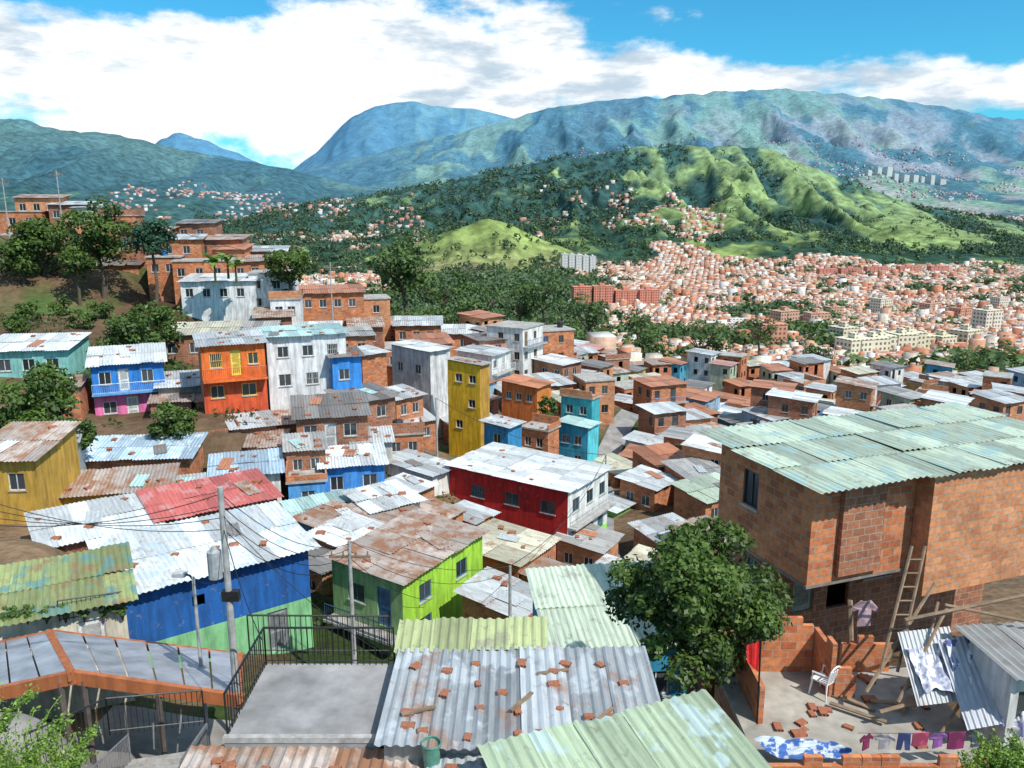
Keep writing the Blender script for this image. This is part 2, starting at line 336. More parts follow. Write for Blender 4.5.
def house(u=None,v=None,d=None,yaw=0,W=5,L=4,h=3,wall=0,side=None,bands=None,roof='zinc',ry=.4,rx=0.0,ov=.3,front=(),left=(),right=(),label=None,frm=(.7,.7,.68),hi=True,parts=True,xyz=None,name='house',group=None,tint=None,axis=None,right_m=None,cat='house',hang=False,rext=None,clut=None):
    C=Vector(xyz) if xyz else P(u,v,d); ya=math.radians(yaw); c,s=math.cos(ya),math.sin(ya)
    cs=[(C.x+c*a-s*b,C.y+s*a+c*b) for a,b in ((0,0),(W,0),(W,L),(0,L))]
    g=HT(np.array([p[0] for p in cs]),np.array([p[1] for p in cs])).min()-.4
    T=h if hang else max(h,C.z-g); FOOT.append((C.x+c*W/2-s*L/2,C.y+s*W/2+c*L/2,.5*math.hypot(W,L)))
    wn={0:'unplastered brick',1:'dark brick',2:'orange brick'}.get(wall) if isinstance(wall,int) else 'painted'
    rf_=f"{RN.get(roof,'shared')} roof"
    if label and 'roof' not in label and len(label.split())<7: label+=' with '+rf_
    e=empty(name,(C.x,C.y,C.z-T),ya,label=label or f"{wn} house with {rf_}",cat=cat,group=group)
    zf=lambda x,y: T+rx*x/W+ry*y/L
    mats=[wmat(wall)]; bz=[(1e9,0)]
    for zt,w in (bands or []): mats.append(wmat(w)); bz.append((T-zt,len(mats)-1))
    def fz(mw,bz_):
        if mw is None: return bz_
        mats.append(wmat(mw)); return [(1e9,len(mats)-1)]
    bzl=fz(side,bz); bzr=fz(right_m,bz)
    mb=MB(); fF=lambda s_,z,k:Vector((s_,k,z)); fL=lambda s_,z,k:Vector((k,s_,z)); fR=lambda s_,z,k:Vector((W-k,s_,z)); fB=lambda s_,z,k:Vector((s_,L-k,z))
    for fn,S,tp,ops,b_ in ((fF,W,lambda q:zf(q,0),front,bz),(fL,L,lambda q:zf(0,q),left,bzl),(fR,L,lambda q:zf(W,q),right,bzr),(fB,W,lambda q:zf(q,L),(),bz)):
        H0=min(tp(0),tp(S)); wallface(mb,fn,S,H0,tp,ops,b_,T)
        if parts:
            for o in ops:
                if o[0]!='o': opening(e,fn,o,T,frm)
    mb.face([(0.02,.02,.05),(W-.02,.02,.05),(W-.02,L-.02,.05),(.02,L-.02,.05)],0)
    mb.done('wall',mats,e)
    rb=MB()
    if roof=='slab':
        c8=[Vector((x,y,zf(x,y)+z)) for z in (.003,.16) for x,y in ((-.15,-.15),(W+.15,-.15),(W+.15,L+.15),(-.15,L+.15))]
        rb.hexa(c8,0)
        if hi or R.random()<.5:
            for (x0,y0,x1,y1) in ((-.12,-.12,W+.12,0),(-.12,0.003,0,L+.12),(W,.003,W+.12,L+.12)):
                if R.random()<.7: rb.box(x0,y0,T+.163,x1,y1,T+.163+R.uniform(.3,.9),1)
        rb.done('roof',[concrete(),brick(R.choice([0,1,2]))],e)
    elif roof!='none':
        col,ru=ROOFS[roof]; x0,y0,rw,rl=rext or (0,0,W,L)
        sheets(rb,rw,rl,zf,ov,axis or ('y' if abs(ry)>=abs(rx) else 'x'),hi=hi,per=.22 if hi else .5,x0=x0,y0=y0)
        rb.done('roof',[roofm(col,ru,0 if hi else 1,tint)],e)
    if (clut if clut is not None else roof not in('none',)) and C.y>24: CLUT.append((C.copy(),ya,W,L,rx,ry,roof,C.y))
    return e,T,zf
def railing(e,pts,h,col,name='railing',step=.14):
    mb=MB()
    for a,b in zip(pts,pts[1:]):
        a=Vector(a);b=Vector(b); n=max(2,int((b-a).length/step)); up=Vector((0,0,h))
        mb.tube(a+up,b+up,.028,n=5); mb.tube(a+up*.12,b+up*.12,.018,n=4)
        for i in range(n+1):
            p=a.lerp(b,i/n); mb.tube(p,p+up,.022 if i in(0,n) else .011,n=4,cap=False)
    mb.done(name,[solid(col,.5,.3)],e)
def winrow(x0,n,step,zt,w=1.0,h=1.0,k='w'): return [(k,x0+i*step,zt,w,h) for i in range(n)]
SKYB=(.10,.36,.68);LIME=(.36,.66,.05);MINT=(.20,.54,.24);ORA=(.78,.17,.03);REDC=(.52,.015,.015);PINK=(.80,.18,.40);CRE=(.66,.60,.47)
# --- big brick house (overhanging upper storey) and its wing under one broad roof
bg,T,zf=house(815,484,21,20,6.2,4.4,3.05,0,roof='greenzinc',ry=.1,rx=.0,ov=.5,hang=True,clut=False,rext=(0,-.25,10.5,4.9),left=[('w',2.4,.5,.75,1.15)],front=[],label='unplastered orange brick house with broad pale green corrugated roof',frm=(.03,.03,.03),tint=(.36,.52,.50))
C0=P(815,484,21); ya=math.radians(20)
def bl(x,y,z=0): return Vector((C0.x+x*math.cos(ya)-y*math.sin(ya),C0.y+x*math.sin(ya)+y*math.cos(ya),C0.z+z))
house(xyz=bl(3.7,-.62,-.02),yaw=20,W=6.6,L=.6,h=3.7,wall=2,roof='none',ry=0,hang=True,clut=False,label='projecting orange brick wing beside timber ladder')
house(xyz=bl(.95,-.16,-.02),yaw=20,W=1.5,L=.14,h=2.85,wall=1,roof='none',ry=0,hang=True,clut=False,label='shallow brick buttress on upper storey',name='buttress',cat='wall')
mb=MB(); mb.box(-.03,-.03,-.09,6.2,4.4,-.003); mb.done('floor_slab',[solid((.24,.20,.17),.95,0.0,3.0,'concrete')],bg)
house(xyz=bl(.9,2.6,-3.20),yaw=20,W=9.5,L=2.4,h=2.6,wall=1,roof='slab',ry=0,clut=False,front=[('d',.9,.35,.85,2.0),('o',2.3,.35,.9,2.1),('w',3.8,.6,1.1,1.0)],left=[('w',.6,.7,.8,.8)],label='recessed brick ground floor with grey metal door',frm=(.34,.38,.32))  # darker brick paints in the shade beneath the overhanging storey
# --- foreground left / centre
house(120,594,28.5,36,7.6,4.6,4.6,(.012,.11,.38),bands=[(2.4,(.24,.56,.27))],roof='white',ry=.4,ov=.4,front=[('o',2.6,.9,.5,.5),('d',5.6,2.6,.9,1.9)],label='blue house with green base and corrugated zinc roof',frm=(.3,.32,.33),tint=(.48,.58,.66))
house(42,548,36,36,5.2,3.8,2.4,1,roof='white',ry=.4,ov=.3,front=winrow(.8,2,2.2,.6,.9,.8,'b'),label='brick house with whitish corrugated roof')
q=P(42,548,36); house(xyz=(q.x+5.3*math.cos(.628),q.y+5.3*math.sin(.628),q.z+.12),yaw=36,W=6.3,L=3.6,h=2.4,wall=1,roof='red',ry=.45,ov=.25,front=winrow(.8,2,2.6,.6,1.1,.8,'b'),label='brick house with red corrugated roof',tint=(.58,.30,.28))
house(-50,632,24,28,5.2,3.6,3.2,CRE,roof='mural',ry=.3,ov=.4,front=[('b',1,.7,1.2,1.0),('d',3.6,.6,.9,2.0)],label='house with painted yellow-green roof and planted balcony',tint=(.10,.27,.28))
e,T,zf=house(402,584,33,58,6.4,4.3,3.9,LIME,side=(.28,.46,.20),roof='rusty',ry=.2,rx=.15,ov=.2,front=[('w',1.2,.6,.9,.9),('w',4.1,.6,.9,.9),('w',1.2,2.3,.9,.8)],left=[('d',.7,.5,.8,1.9),('w',2.3,.7,1.0,.9)],label='lime green house with rusty zinc roof and balcony',frm=(.1,.2,.4))
railing(e,[(-.7,.1,T-2.6),(-.7,4.2,T-2.6)],.8,(.05,.10,.2)); mb=MB(); mb.box(-.75,0,T-2.75,-.02,4.3,T-2.62); mb.done('balcony',[concrete()],e)
house(322,574,38,52,3.4,3.2,3,1,roof='dark',ry=.2,ov=.2,left=winrow(.6,2,1.5,.6,.8,.9),label='dark brick house with dark patched sheets')
house(352,552,40,57,3.4,3.2,3,0,roof='white',ry=.25,ov=.2,left=winrow(.5,2,1.4,.6,.7,.8))
house(334,534,43,57,3.2,3.2,3,(.10,.30,.50),roof='rusty',ry=.2,ov=.2,left=winrow(.5,2,1.5,.6,.7,.9),label='blue plastered house with rusty patched sheets')
house(376,528,44,57,3.6,3.2,3,(.62,.60,.54),roof='rusty',ry=.2,ov=.2,left=winrow(.5,2,1.5,.6,.8,.9),label='whitewashed house with rusted roof sheets')
house(432,546,41,57,3.0,2.6,3,2,roof='zinc',ry=.2,ov=.2,left=winrow(.5,2,1.2,.6,.6,.8))
house(518,566,41,57,4.2,4.4,4,0,roof='cream',ry=.2,ov=.2,front=winrow(.7,2,1.9,.7,1,1),left=[('d',1,.6,.9,2),('w',2.8,.8,1,1)],label='brick house with cream corrugated roof')
house(556,586,40,57,2.2,2.4,3,2,roof='rusty',ry=.2,ov=.2,left=winrow(.6,1,1.4,.6,.8,.8))
e,T,zf=house(568,492,52,57,6.2,10.2,7.0,(.78,.78,.74),side=REDC,roof='white',ry=.1,rx=.05,ov=.3,front=[('w',.7,.8,1,1),('w',2.8,.8,1,1),('w',4.8,.8,.9,1),('w',.7,3.3,1,1.1),('w',2.8,3.3,1,1.1),('d',4.6,3.0,.9,2.0)],left=[('w',1,1.0,1.2,.9),('w',4,1.0,1.2,.9),('b',7,1.0,1.2,.9)],label='red and white three storey house beside alley',frm=(.1,.25,.3))
railing(e,[(.3,-.6,T-2.6),(6.0,-.6,T-2.6)],.9,(.7,.7,.7)); mb=MB(); mb.box(0,-.7,T-2.75,6.2,-.02,T-2.62,0); mb.box(.05,-.03,T-6.6,6.15,-.002,T-4.3,1); mb.done('balcony',[concrete(),paint((.30,.66,.12))],e)
house(555,652,23.5,8,4.6,4.4,3.5,(.03,.28,.47),roof='greenzinc',ry=.6,ov=.25,front=[('w',3.0,1,.9,.9)],label='blue house with greenish corrugated roof under tree')
house(516,616,33,57,2.4,3.0,3,0,roof='zinc',ry=.3,label='small brick house with zinc sheets')
house(600,552,50,60,3.2,3.2,3,2,roof='grey',ry=.3,left=winrow(.5,2,1.5,.6,.7,.8),label='orange brick house with grey roof')
house(646,600,40,58,3.2,3.6,3,0,roof='zinc',ry=.3,left=winrow(.5,2,1.7,.6,.8,.8))
house(690,590,40,58,3,4,3,(.1,.35,.5),roof='cream',ry=.3,left=winrow(.5,2,1.9,.6,.8,.8))
# --- left mid slope
house(-22,352,66,8,7,5,3,(.26,.58,.52),roof='white',ry=.6,front=winrow(1.4,3,1.9,.7,1,1),label='teal house with whitish roof',frm=(.8,.8,.78))
e,T,zf=house(90,366,62,24,5.3,4.2,5.0,(.03,.22,.62),bands=[(2.3,PINK)],roof='white',ry=.7,front=[('w',.5,.6,.9,1.0),('d',1.9,.4,.8,1.8),('w',3.6,.6,.9,1.0),('w',.6,3.0,1,1.0),('d',2.3,2.7,.9,2.1),('b',3.9,3.0,.9,1)],left=[('w',1.2,.7,.9,.9)],label='blue and pink two storey house with balcony',frm=(.8,.8,.75))
mb=MB(); mb.box(-.05,-.8,T-2.35,5.35,-.003,T-2.23); mb.done('balcony',[paint(SKYB)],e); railing(e,[(0,-.75,T-2.23),(5.3,-.75,T-2.23)],.8,(.5,.6,.75))
house(158,388,63,20,3.6,3.4,2.4,(.30,.30,.28),roof='zinc',ry=.5,front=winrow(.6,2,1.6,.6,.8,.9))
e,T,zf=house(200,347,60,24,4.7,4.6,4.7,ORA,side=0,bands=[(2.6,(.70,.10,.03))],roof='zinc',ry=.3,front=[('b',.6,.6,.9,1.1),('d',2.1,.4,.8,2.0),('w',3.4,.7,.8,.9),('w',.5,3.1,1,1.0),('w',2.8,3.1,1.1,1.0)],left=[('w',1.5,.8,.9,.9)],label='orange-red house with balcony and brick side',frm=(.9,.65,.1))
mb=MB(); mb.box(0,-.9,T-2.7,4.7,-.003,T-2.55); mb.done('balcony',[paint(ORA)],e); railing(e,[(0.05,-.85,T-2.55),(4.65,-.85,T-2.55)],.9,(.5,.1,.05))
e,T,zf=house(266,338,64,22,6.4,4.4,4.8,(.76,.77,.77),side=(.05,.38,.72),roof='teal',ry=.2,front=[('w',.8,.8,.9,.9),('w',2.8,.8,.9,.9),('b',4.8,.8,.9,.9),('w',.8,3.1,1,1),('b',3,3.1,1,1),('d',4.9,2.9,.9,2)],left=[('d',1.4,.6,.8,2),('w',3,.8,.9,.9)],label='white block house with blue side wall',right_m=2)
house(332,358,65,22,2.4,3.0,4.2,(.04,.26,.70),roof='dark',ry=.2,front=[('w',.5,1,.9,.9),('w',.5,2.7,.9,.9)],label='narrow bright blue house')
house(296,419,57,16,5.2,3.8,2.6,1,roof='dark',ry=.7,front=[('w',.5,.6,1,1),('d',2.0,.5,.9,2),('w',3.4,.6,1,1)],label='brick house with dark sheet roof and wide openings')
house(350,404,62,40,4.2,3.6,3,1,roof='dark',ry=.4,front=winrow(.5,2,1.9,.6,.9,.9))
house(396,400,68,45,3.0,3,3,0,roof='zinc',ry=.3,front=winrow(.5,2,1.3,.6,.7,.9),left=winrow(.5,1,1.5,.6,.9,.9))
for (u,v,d,W,wl,rf) in [(196,440,56,3.0,0,'slab'),(232,430,57,3.2,1,'zinc'),(262,426,60,2.8,0,'rusty'),(150,446,54,3.0,2,'zinc'),(386,436,62,3.0,0,'slab'),(352,444,58,3.0,(.6,.58,.52),'zinc'),(246,448,55,2.6,0,'rusty'),(404,424,68,3,0,'zinc'),(150,404,61,3,1,'rusty'),(30,390,60,3.4,0,'rusty'),(20,448,46,3,(.5,.52,.5),'zinc'),(196,402,62,2,0,'rusty'),(286,452,52,2.6,1,'grey'),(16,476,47,3,0,'slab')]:
    house(u,v,d,R.uniform(8,30),W,3.0,2.2,wl,roof=rf,ry=.3 if rf!='slab' else 0,ov=.2,front=winrow(.4,2,W*.45,.6,W*.25,.8))
house(80,460,50,6,6.9,3.2,2.0,0,roof='blue',ry=.5,front=winrow(1,2,3,.7,.9,.7),label='low brick house with pale blue-white roof',tint=(.68,.72,.74))
house(-34,460,42,2,3.7,4.6,3.6,(.54,.32,.05),roof='rusty',ry=.7,front=[('w',2.1,.8,.9,1)],label='mustard plastered house with rusty roof')
house(36,498,44,14,7.2,2.4,2.0,(.58,.35,.04),roof='rusty',ry=.5,front=winrow(1,3,2,.7,.9,.7),label='low mustard house with rusted sheets')
house(165,502,46,20,3,3,2.0,1,roof='zinc',ry=.4,label='small brick room with zinc sheets')
house(212,478,49,18,4.2,3.4,2.6,(.72,.74,.72),roof='blue',ry=.4,front=[('w',.6,.7,.9,.9),('b',2.4,.7,1.2,.9)],label='white house with pale blue roof')
house(256,460,54,18,3.6,3.2,2.8,(.12,.36,.76),roof='grey',ry=.3,front=winrow(.5,2,1.6,.7,.9,.9),label='sky blue house with grey roof')
house(322,468,52,14,4.2,3.4,2.9,(.06,.29,.76),roof='white',ry=.3,front=[('w',.5,.7,.9,1),('w',2.7,.7,1,1)],label='bright blue house with zinc roof',frm=(.8,.8,.8))
house(288,484,50,14,2.4,2.8,2.4,(.09,.35,.74),roof='slab',ry=0,front=[('w',.8,.6,.9,.9)],label='small blue room with open terrace')
house(300,524,45,30,4.2,3.2,2.0,(.45,.60,.58),roof='teal',ry=.25,label='house with pale teal sheet roof',front=winrow(.6,2,1.8,.6,.9,.8))
house(372,512,46,38,3.4,3.2,2.4,(.70,.70,.66),roof='white',ry=.25,front=winrow(.6,2,1.4,.6,.8,.8))
house(432,476,56,55,2.8,4.8,3.4,(.78,.77,.72),roof='zinc',ry=.3,left=[('w',.8,.8,.8,.9),('w',2.2,.8,.8,.9),('w',3.6,.8,.8,.9)],label='whitewashed house with row of small windows')
house(436,524,47,56,2.8,2.8,3,0,roof='rusty',ry=.2,ov=.2,left=winrow(.5,2,1.2,.6,.6,.8))
house(474,524,49,56,2.4,2.4,2.6,(.62,.21,.05),roof='zinc',ry=.2,ov=.2,left=[('w',.7,.6,.9,.9)],label='small orange plastered house')
house(408,496,52,56,2.8,2.8,2.6,2,roof='white',ry=.2,ov=.2,left=winrow(.5,2,1.2,.6,.6,.8))
house(430,352,80,52,3.0,5.6,6.4,(.66,.65,.64),side=(.57,.55,.57),roof='white',ry=.2,left=[('w',1.4,1.5,.8,1),('w',4,1.5,.8,1)],label='tall pale grey house with whitish roof')
house(318,338,86,18,6,4.6,4.4,0,roof='grey',ry=.3,front=winrow(.6,3,1.8,.8,.9,1),left=[('w',1.5,.8,.9,1)])
house(362,356,76,48,3.0,3.0,4,0,roof='zinc',ry=.2,left=winrow(.5,2,1.3,.7,.7,.8))
house(480,366,74,58,1.6,3.8,9.0,(.50,.27,.04),side=(.84,.48,.02),roof='grey',ry=.2,left=[('w',.5,1.0,.8,.8),('w',2.1,1.0,.8,.8),('w',.6,3.4,.8,.8),('w',2.1,5.6,.8,.8)],label='tall narrow yellow house',ov=.15)
house(508,428,68,56,2.2,2.6,3.2,(.03,.24,.48),roof='zinc',ry=.2,left=[('w',.8,.7,.8,.9)],label='small dark blue house')
house(537,388,82,58,3,4.4,4.4,(.72,.22,.04),side=(.66,.18,.04),roof='tile',ry=.3,left=winrow(.6,3,1.3,.8,.7,.8),label='orange plastered house with terracotta roof')
house(548,432,74,58,2.2,3.0,3.4,0,roof='slab',ry=0,left=winrow(.6,2,1.3,.8,.7,.9))
house(592,400,80,58,1.8,3.6,3.0,(.05,.42,.48),roof='slab',ry=0,left=winrow(.6,2,1.6,.8,.8,.9),label='teal upper house with open terrace')
house(588,428,76,58,2.3,3.2,5,(.10,.56,.64),side=(.04,.37,.54),roof='teal',ry=.2,left=[('w',.7,1,.8,.9),('b',2,1,.9,.9),('w',.7,3,.8,.9)],label='tall turquoise house')
house(655,490,63,50,3.8,3.4,3.2,0,roof='zinc',ry=.3,left=winrow(.5,2,1.5,.7,.8,.9))
house(706,502,58,30,4.6,3.6,3.4,0,roof='greenzinc',ry=.3,front=winrow(.6,3,1.4,.7,.8,.9))
house(664,546,50,30,3.6,3.2,3.2,1,roof='zinc',ry=.3,front=winrow(.6,2,1.5,.7,.9,.9))
house(704,548,48,32,3.2,3.0,3.2,2,roof='rusty',ry=.3,front=winrow(.6,2,1.3,.7,.7,.9))
house(615,474,74,40,3.6,3.6,3.2,0,roof='cream',ry=.3,front=winrow(.6,2,1.5,.7,.8,.9),left=winrow(.6,2,1.6,.7,.8,.9))
house(614,512,62,50,2.6,2.4,2.6,(.26,.62,.13),roof='zinc',ry=.2,left=[('w',1,.6,.9,.9)],label='small green house with zinc sheets')
# --- upper left
for (u,v,d,W,h,wl,rf,lb) in [(180,282,95,8.5,3.6,(.8,.8,.78),'white','white three storey house'),(248,274,97,5.2,4.4,(.8,.8,.8),'slab','white house with balconies'),(172,262,100,7,3.2,0,'slab',None),(232,262,103,6,3,0,'rusty',None),(300,294,102,8,4,0,'tile',None),(352,300,106,5,4,2,'slab',None),
 (-30,212,114,9,4,0,'slab',None),(14,198,118,6,4,2,'rusty',None),(48,205,117,5,3.4,1,'zinc',None),(72,208,116,4,3,(.50,.54,.46),'zinc','pale plastered house'),(96,216,112,5,3.4,0,'slab',None),(118,232,108,6,3.6,1,'rusty',None),(160,240,106,5,3,0,'zinc',None),(146,258,102,4,4,0,'slab',None),(88,266,104,6,2.6,0,'dark',None),(196,240,110,6,3.2,1,'rusty',None),(240,252,110,6,3,2,'zinc',None),(-10,238,108,6,2.6,(.5,.45,.4),'grey',None),(30,240,106,4,2.6,0,'rusty',None),(62,222,110,5,2.8,2,'slab',None),(176,224,114,5,3,1,'dark',None),(212,250,106,4,3,0,'tile',None),(270,300,94,3.4,3.6,(.8,.8,.8),'slab','white house wing'),(395,326,104,6,3.4,0,'zinc',None),(440,334,108,5,3,2,'white',None),(330,348,92,4,3,0,'slab',None),(160,336,78,7,1.6,1,'cream',None),(300,334,84,4,3,(.74,.74,.72),'white',None),(225,334,84,5,1.8,0,'grey',None),(380,326,110,5,4,0,'rusty',None),(385,350,92,4,3,0,'slab',None),(350,328,98,4,3,1,'rusty',None),(420,345,96,4,3,2,'tile',None),(255,318,90,4,2.6,1,'rusty',None)]:
    nf=max(2,int(W/1.9)); fr=winrow(.5,nf,(W-.6)/nf,.8,.9,1.0)
    if h>4: fr+=winrow(.5,nf,(W-.6)/nf,2.9,.9,1.0)
    house(u,v,d,R.uniform(2,18),W,5,h,wl,roof=rf,ry=.5 if rf!='slab' else 0,front=fr,hi=False,label=lb and lb+f' with {RN[rf]} roof',left=winrow(.8,2,2,.8,.9,1))
# --- alley and paved landing (draped sheets)
AL=[P(650,655,30),P(628,600,40),P(606,560,49),P(597,520,58),P(600,490,68),P(590,470,80),P(640,440,110)]
V=[];F=[]
pts=[]
for a,b in zip(AL,AL[1:]):
    for i in range(8): pts.append(a.lerp(b,i/8))
for i,p in enumerate(pts[:-1]):
    t=(pts[i+1]-p); n_=Vector((-t.y,t.x,0)).normalized()*1.3
    for q in (p-n_,p+n_): V.append((q.x,q.y,gz(q.x,q.y)+.12))
    if i: k=2*i; F.append((k-2,k,k+1,k-1))
me=bpy.data.meshes.new('alley'); me.from_pydata(V,[],F); me.materials.append(solid((.29,.28,.27),.9,0.0,.8,'concrete')); o=bpy.data.objects.new('alley',me); link(o,kind='structure')
gx=np.linspace(-14.5,-5.9,24);gy=np.linspace(13.2,26,30);GX,GY=np.meshgrid(gx,gy);GZ=HT(GX.ravel(),GY.ravel())+.07
V=np.stack([GX.ravel(),GY.ravel(),GZ],1); i=np.arange(29)[:,None]*24+np.arange(23)[None,:]; F=np.stack([i,i+1,i+25,i+24],-1).reshape(-1,4)
npmesh('pavement',V,F,[solid((.27,.25,.23),.92,0.0,1.1,'concrete')],smooth=True,kind='structure')
NF=len(FOOT); ALF=[(p.x,p.y,1.4) for p in pts]
# --- automatic hillside houses
def autoh(x,y,top,d,cl):
    nst=R.choice([1,1,2,2,2,2,3]) if d>85 else R.choice([1,1,2]); h=nst*2.4; W=R.uniform(.62,.98)*cl; L=R.uniform(.62,.95)*cl; q=R.random()
    wl=R.choice([0,0,1,2,0,2]) if q<.66 else R.choice([(.66,.62,.55),(.74,.72,.68),(.66,.42,.14),(.28,.44,.58),(.58,.25,.16),(.62,.5,.4),(.45,.52,.38),(.08,.36,.52),(.76,.76,.72)])
    rf=R.choice(['zinc','grey','zinc','tile','tile','rusty','rusty','cream','slab','slab','white','white','pink','dark'])
    z=gz(x,y)+h+top; fr=[];lf=[]
    for s in range(nst):
        n=max(1,int(W/1.9)); fr+=winrow(.45,n,(W-.5)/n,.6+2.4*s,R.choice([.75,.9]),1.0); n=max(1,int(L/2.1)); lf+=winrow(.5,n,(L-.6)/n,.6+2.4*s,.8,1.0)
    dr=False
    if fr and nst>1 and R.random()<.6: s=R.randrange(len(fr)//nst); o=fr[s]; fr[s]=('d',o[1],.4,.8,1.9); dr=True
    yw=R.choice([20,22,25,55,58,60])+R.uniform(-6,6)
    wn=('brick' if wl!=2 else 'orange brick') if isinstance(wl,int) else 'plastered'
    e,T,zf_=house(xyz=(x,y,z),yaw=yw,W=W,L=L,h=h,wall=wl,roof=rf,ry=R.uniform(.1,.45) if rf!='slab' else 0,rx=0,front=fr,left=lf,hi=d<75,parts=d<112,clut=d<110,label=f"{wn} {['one','two','three'][nst-1]} storey house with {RN[rf]} roof",group='houses covering the slope',frm=R.choice([(.7,.7,.68),(.1,.1,.1),(.3,.2,.12),(.6,.6,.6)]))
    if dr and d<105:
        mb=MB(); mb.box(0,-.75,T-2.42,W,-.003,T-2.3); mb.done('balcony',[concrete()],e); railing(e,[(0,-.7,T-2.3),(W,-.7,T-2.3)],.85,R.choice([(.7,.7,.7),(.04,.04,.04),(.1,.25,.5),(.5,.1,.05)]),step=.2)
cnt=0; yy=47.0; CAP=200
while yy<168:
    cl=5.2 if yy<85 else 5.7; x=-.30*yy+R.uniform(0,4)
    while x<.74*yy:
        xx=x+R.uniform(-.5,.5);y2=yy+R.uniform(-.7,.7); x+=cl
        r,dd,uu=polar(np.array([xx]),np.array([y2])); uu=float(uu[0])
        if uu<(300 if yy>85 else 420): continue
        if yy>=85 and uu>1050: continue
        if yy<74 and uu>740: continue
        if yy<60 and 430<uu<620: continue
        if yy<77 and 420<uu<520: continue
        if any((xx+1.3-f[0])**2+(y2+2.2-f[1])**2<(f[2]+1.6)**2 for f in FOOT[:NF]): continue
        if any((xx+1.5-f[0])**2+(y2+2.5-f[1])**2<(f[2]+1.8)**2 for f in ALF): continue
        if cnt>=CAP or R.random()<.03: continue
        if yy>118 and uu<480 : continue
        autoh(xx,y2,R.uniform(-.5,.4),yy,cl); cnt+=1
    yy+=cl+.1
    if cnt>=CAP: break
YEND=yy
# ------------------------------------------------------------ roof clutter
def mkbrick():
    mb=MB(); mb.box(-.16,-.1,0,.16,.1,.12,0)
    for k in (-.09,0,.09): mb.box(-.163,k-.03,.025,-.157,k+.03,.095,1); mb.box(.157,k-.03,.025,.163,k+.03,.095,1)
    return mb.done('loose_brick',[solid((.40,.15,.08),.95,0.0,12.0),solid((.05,.02,.015),.95)],None,label='loose hollow brick weighing down roof sheets',cat='brick',group='loose bricks on roofs')
b0=mkbrick(); placed=[0]
def brk(p,s):
    o=b0 if placed[0]==0 else b0.copy()
    if placed[0]: sc.collection.objects.link(o)
    placed[0]+=1; o.location=p; o.rotation_euler=(R.uniform(-.06,.06),0,R.choice([0,1.57,R.uniform(0,3.1)])+R.uniform(-.2,.2)); o.scale=(s,s,s*.75)
for j in range(4):
    for i in range(7):
        if R.random()<.85: brk((-2.25+i*.75+R.uniform(-.33,.33),13.95+j*.68+R.uniform(-.3,.3),-10.15+.12*(j*.68+.2)/2.9+.085),R.uniform(.5,.85))
for k in range(14): y=R.uniform(12.4,13.8); brk((R.uniform(-6.1,-1.9),y,-10.75+.15*(y-12.2)/1.7+.09),R.uniform(.6,.85))
for k in range(7): y=R.uniform(12.2,13.4); brk((R.uniform(-1.4,1.2),y,-10.6+.12*(y-12)/1.6+.09),R.uniform(.6,.85))
for k in range(16): brk((R.uniform(6.3,10.4),R.uniform(15.8,19.0),-12.1),R.uniform(.6,1.1))
ntank=0;nsh=0
tk=MB(); tk.tube((0,0,0),(0,0,.75),.4,.44,14,cap=False); tk.tube((0,0,.75),(0,0,.85),.46,.36,14); tk.tube((0,0,.85),(0,0,.9),.16,.14,10)
tkm={c:None for c in ('black','blue')}
for (C,ya_,W,L,rx,ry,rf,dd) in CLUT:
    c,s=math.cos(ya_),math.sin(ya_)
    def wp(x,y,dz): return Vector((C.x+c*x-s*y,C.y+s*x+c*y,C.z+rx*x/W+ry*y/L+dz))
    dz=.165 if rf=='slab' else .085
    if dd<75:
        for k in range(R.randint(2,6)):
            if placed[0]<280: brk(wp(R.uniform(.2,W-.2),R.uniform(.2,L-.2),dz),R.uniform(.8,1.5))
    if rf=='slab' and R.random()<.35 and ntank<12 and W>2:
        cn=R.choice(['black','black','blue'])
        if tkm[cn] is None: o=tk.done('tank_body',[solid((.025,.025,.028) if cn=='black' else (.04,.18,.45),.5)],None); tkm[cn]=o.data; bpy.data.objects.remove(o)
        p=wp(R.uniform(.9,max(1,W-.9)),R.uniform(.8,max(.9,L-.8)),dz-.02); e=empty('water_tank',p,label=f'{cn} plastic water tank on house roof',cat='water tank',group='water tanks on roofs'); o=bpy.data.objects.new('tank_body',tkm[cn]); link(o,e); ntank+=1
    if dd<75 and R.random()<.7 and rf!='slab' and nsh<60:
        mb=MB(); n=20; w=.8; l=R.uniform(1.2,max(1.3,min(2.2,L*.6))); pr=None; x0=R.uniform(.2,max(.3,W-1.1)); y0=R.uniform(.1,max(.2,L-l-.1)); a=R.uniform(-.35,.35)
        for k in range(n+1):
            xx=w*k/n; h=.022*math.sin(xx*28); q0=(x0+xx*math.cos(a),y0+xx*math.sin(a)); q1=(q0[0]-l*math.sin(a),q0[1]+l*math.cos(a)); A_=wp(q0[0],q0[1],.15+h)-C;B_=wp(q1[0],q1[1],.15+h)-C
            if pr: mb.face([pr[0],A_,B_,pr[1]],0,.5)
            pr=(A_,B_)
        cl_,ru=ROOFS[R.choice(['rusty','rusty','zinc','white','dark','tile','teal'])]; o=mb.done('loose_roofing_sheet',[roofm(cl_,ru)],None,label='loose corrugated sheet patching a roof',cat='roofing sheet',group='loose sheets on roofs'); o.location=C; nsh+=1
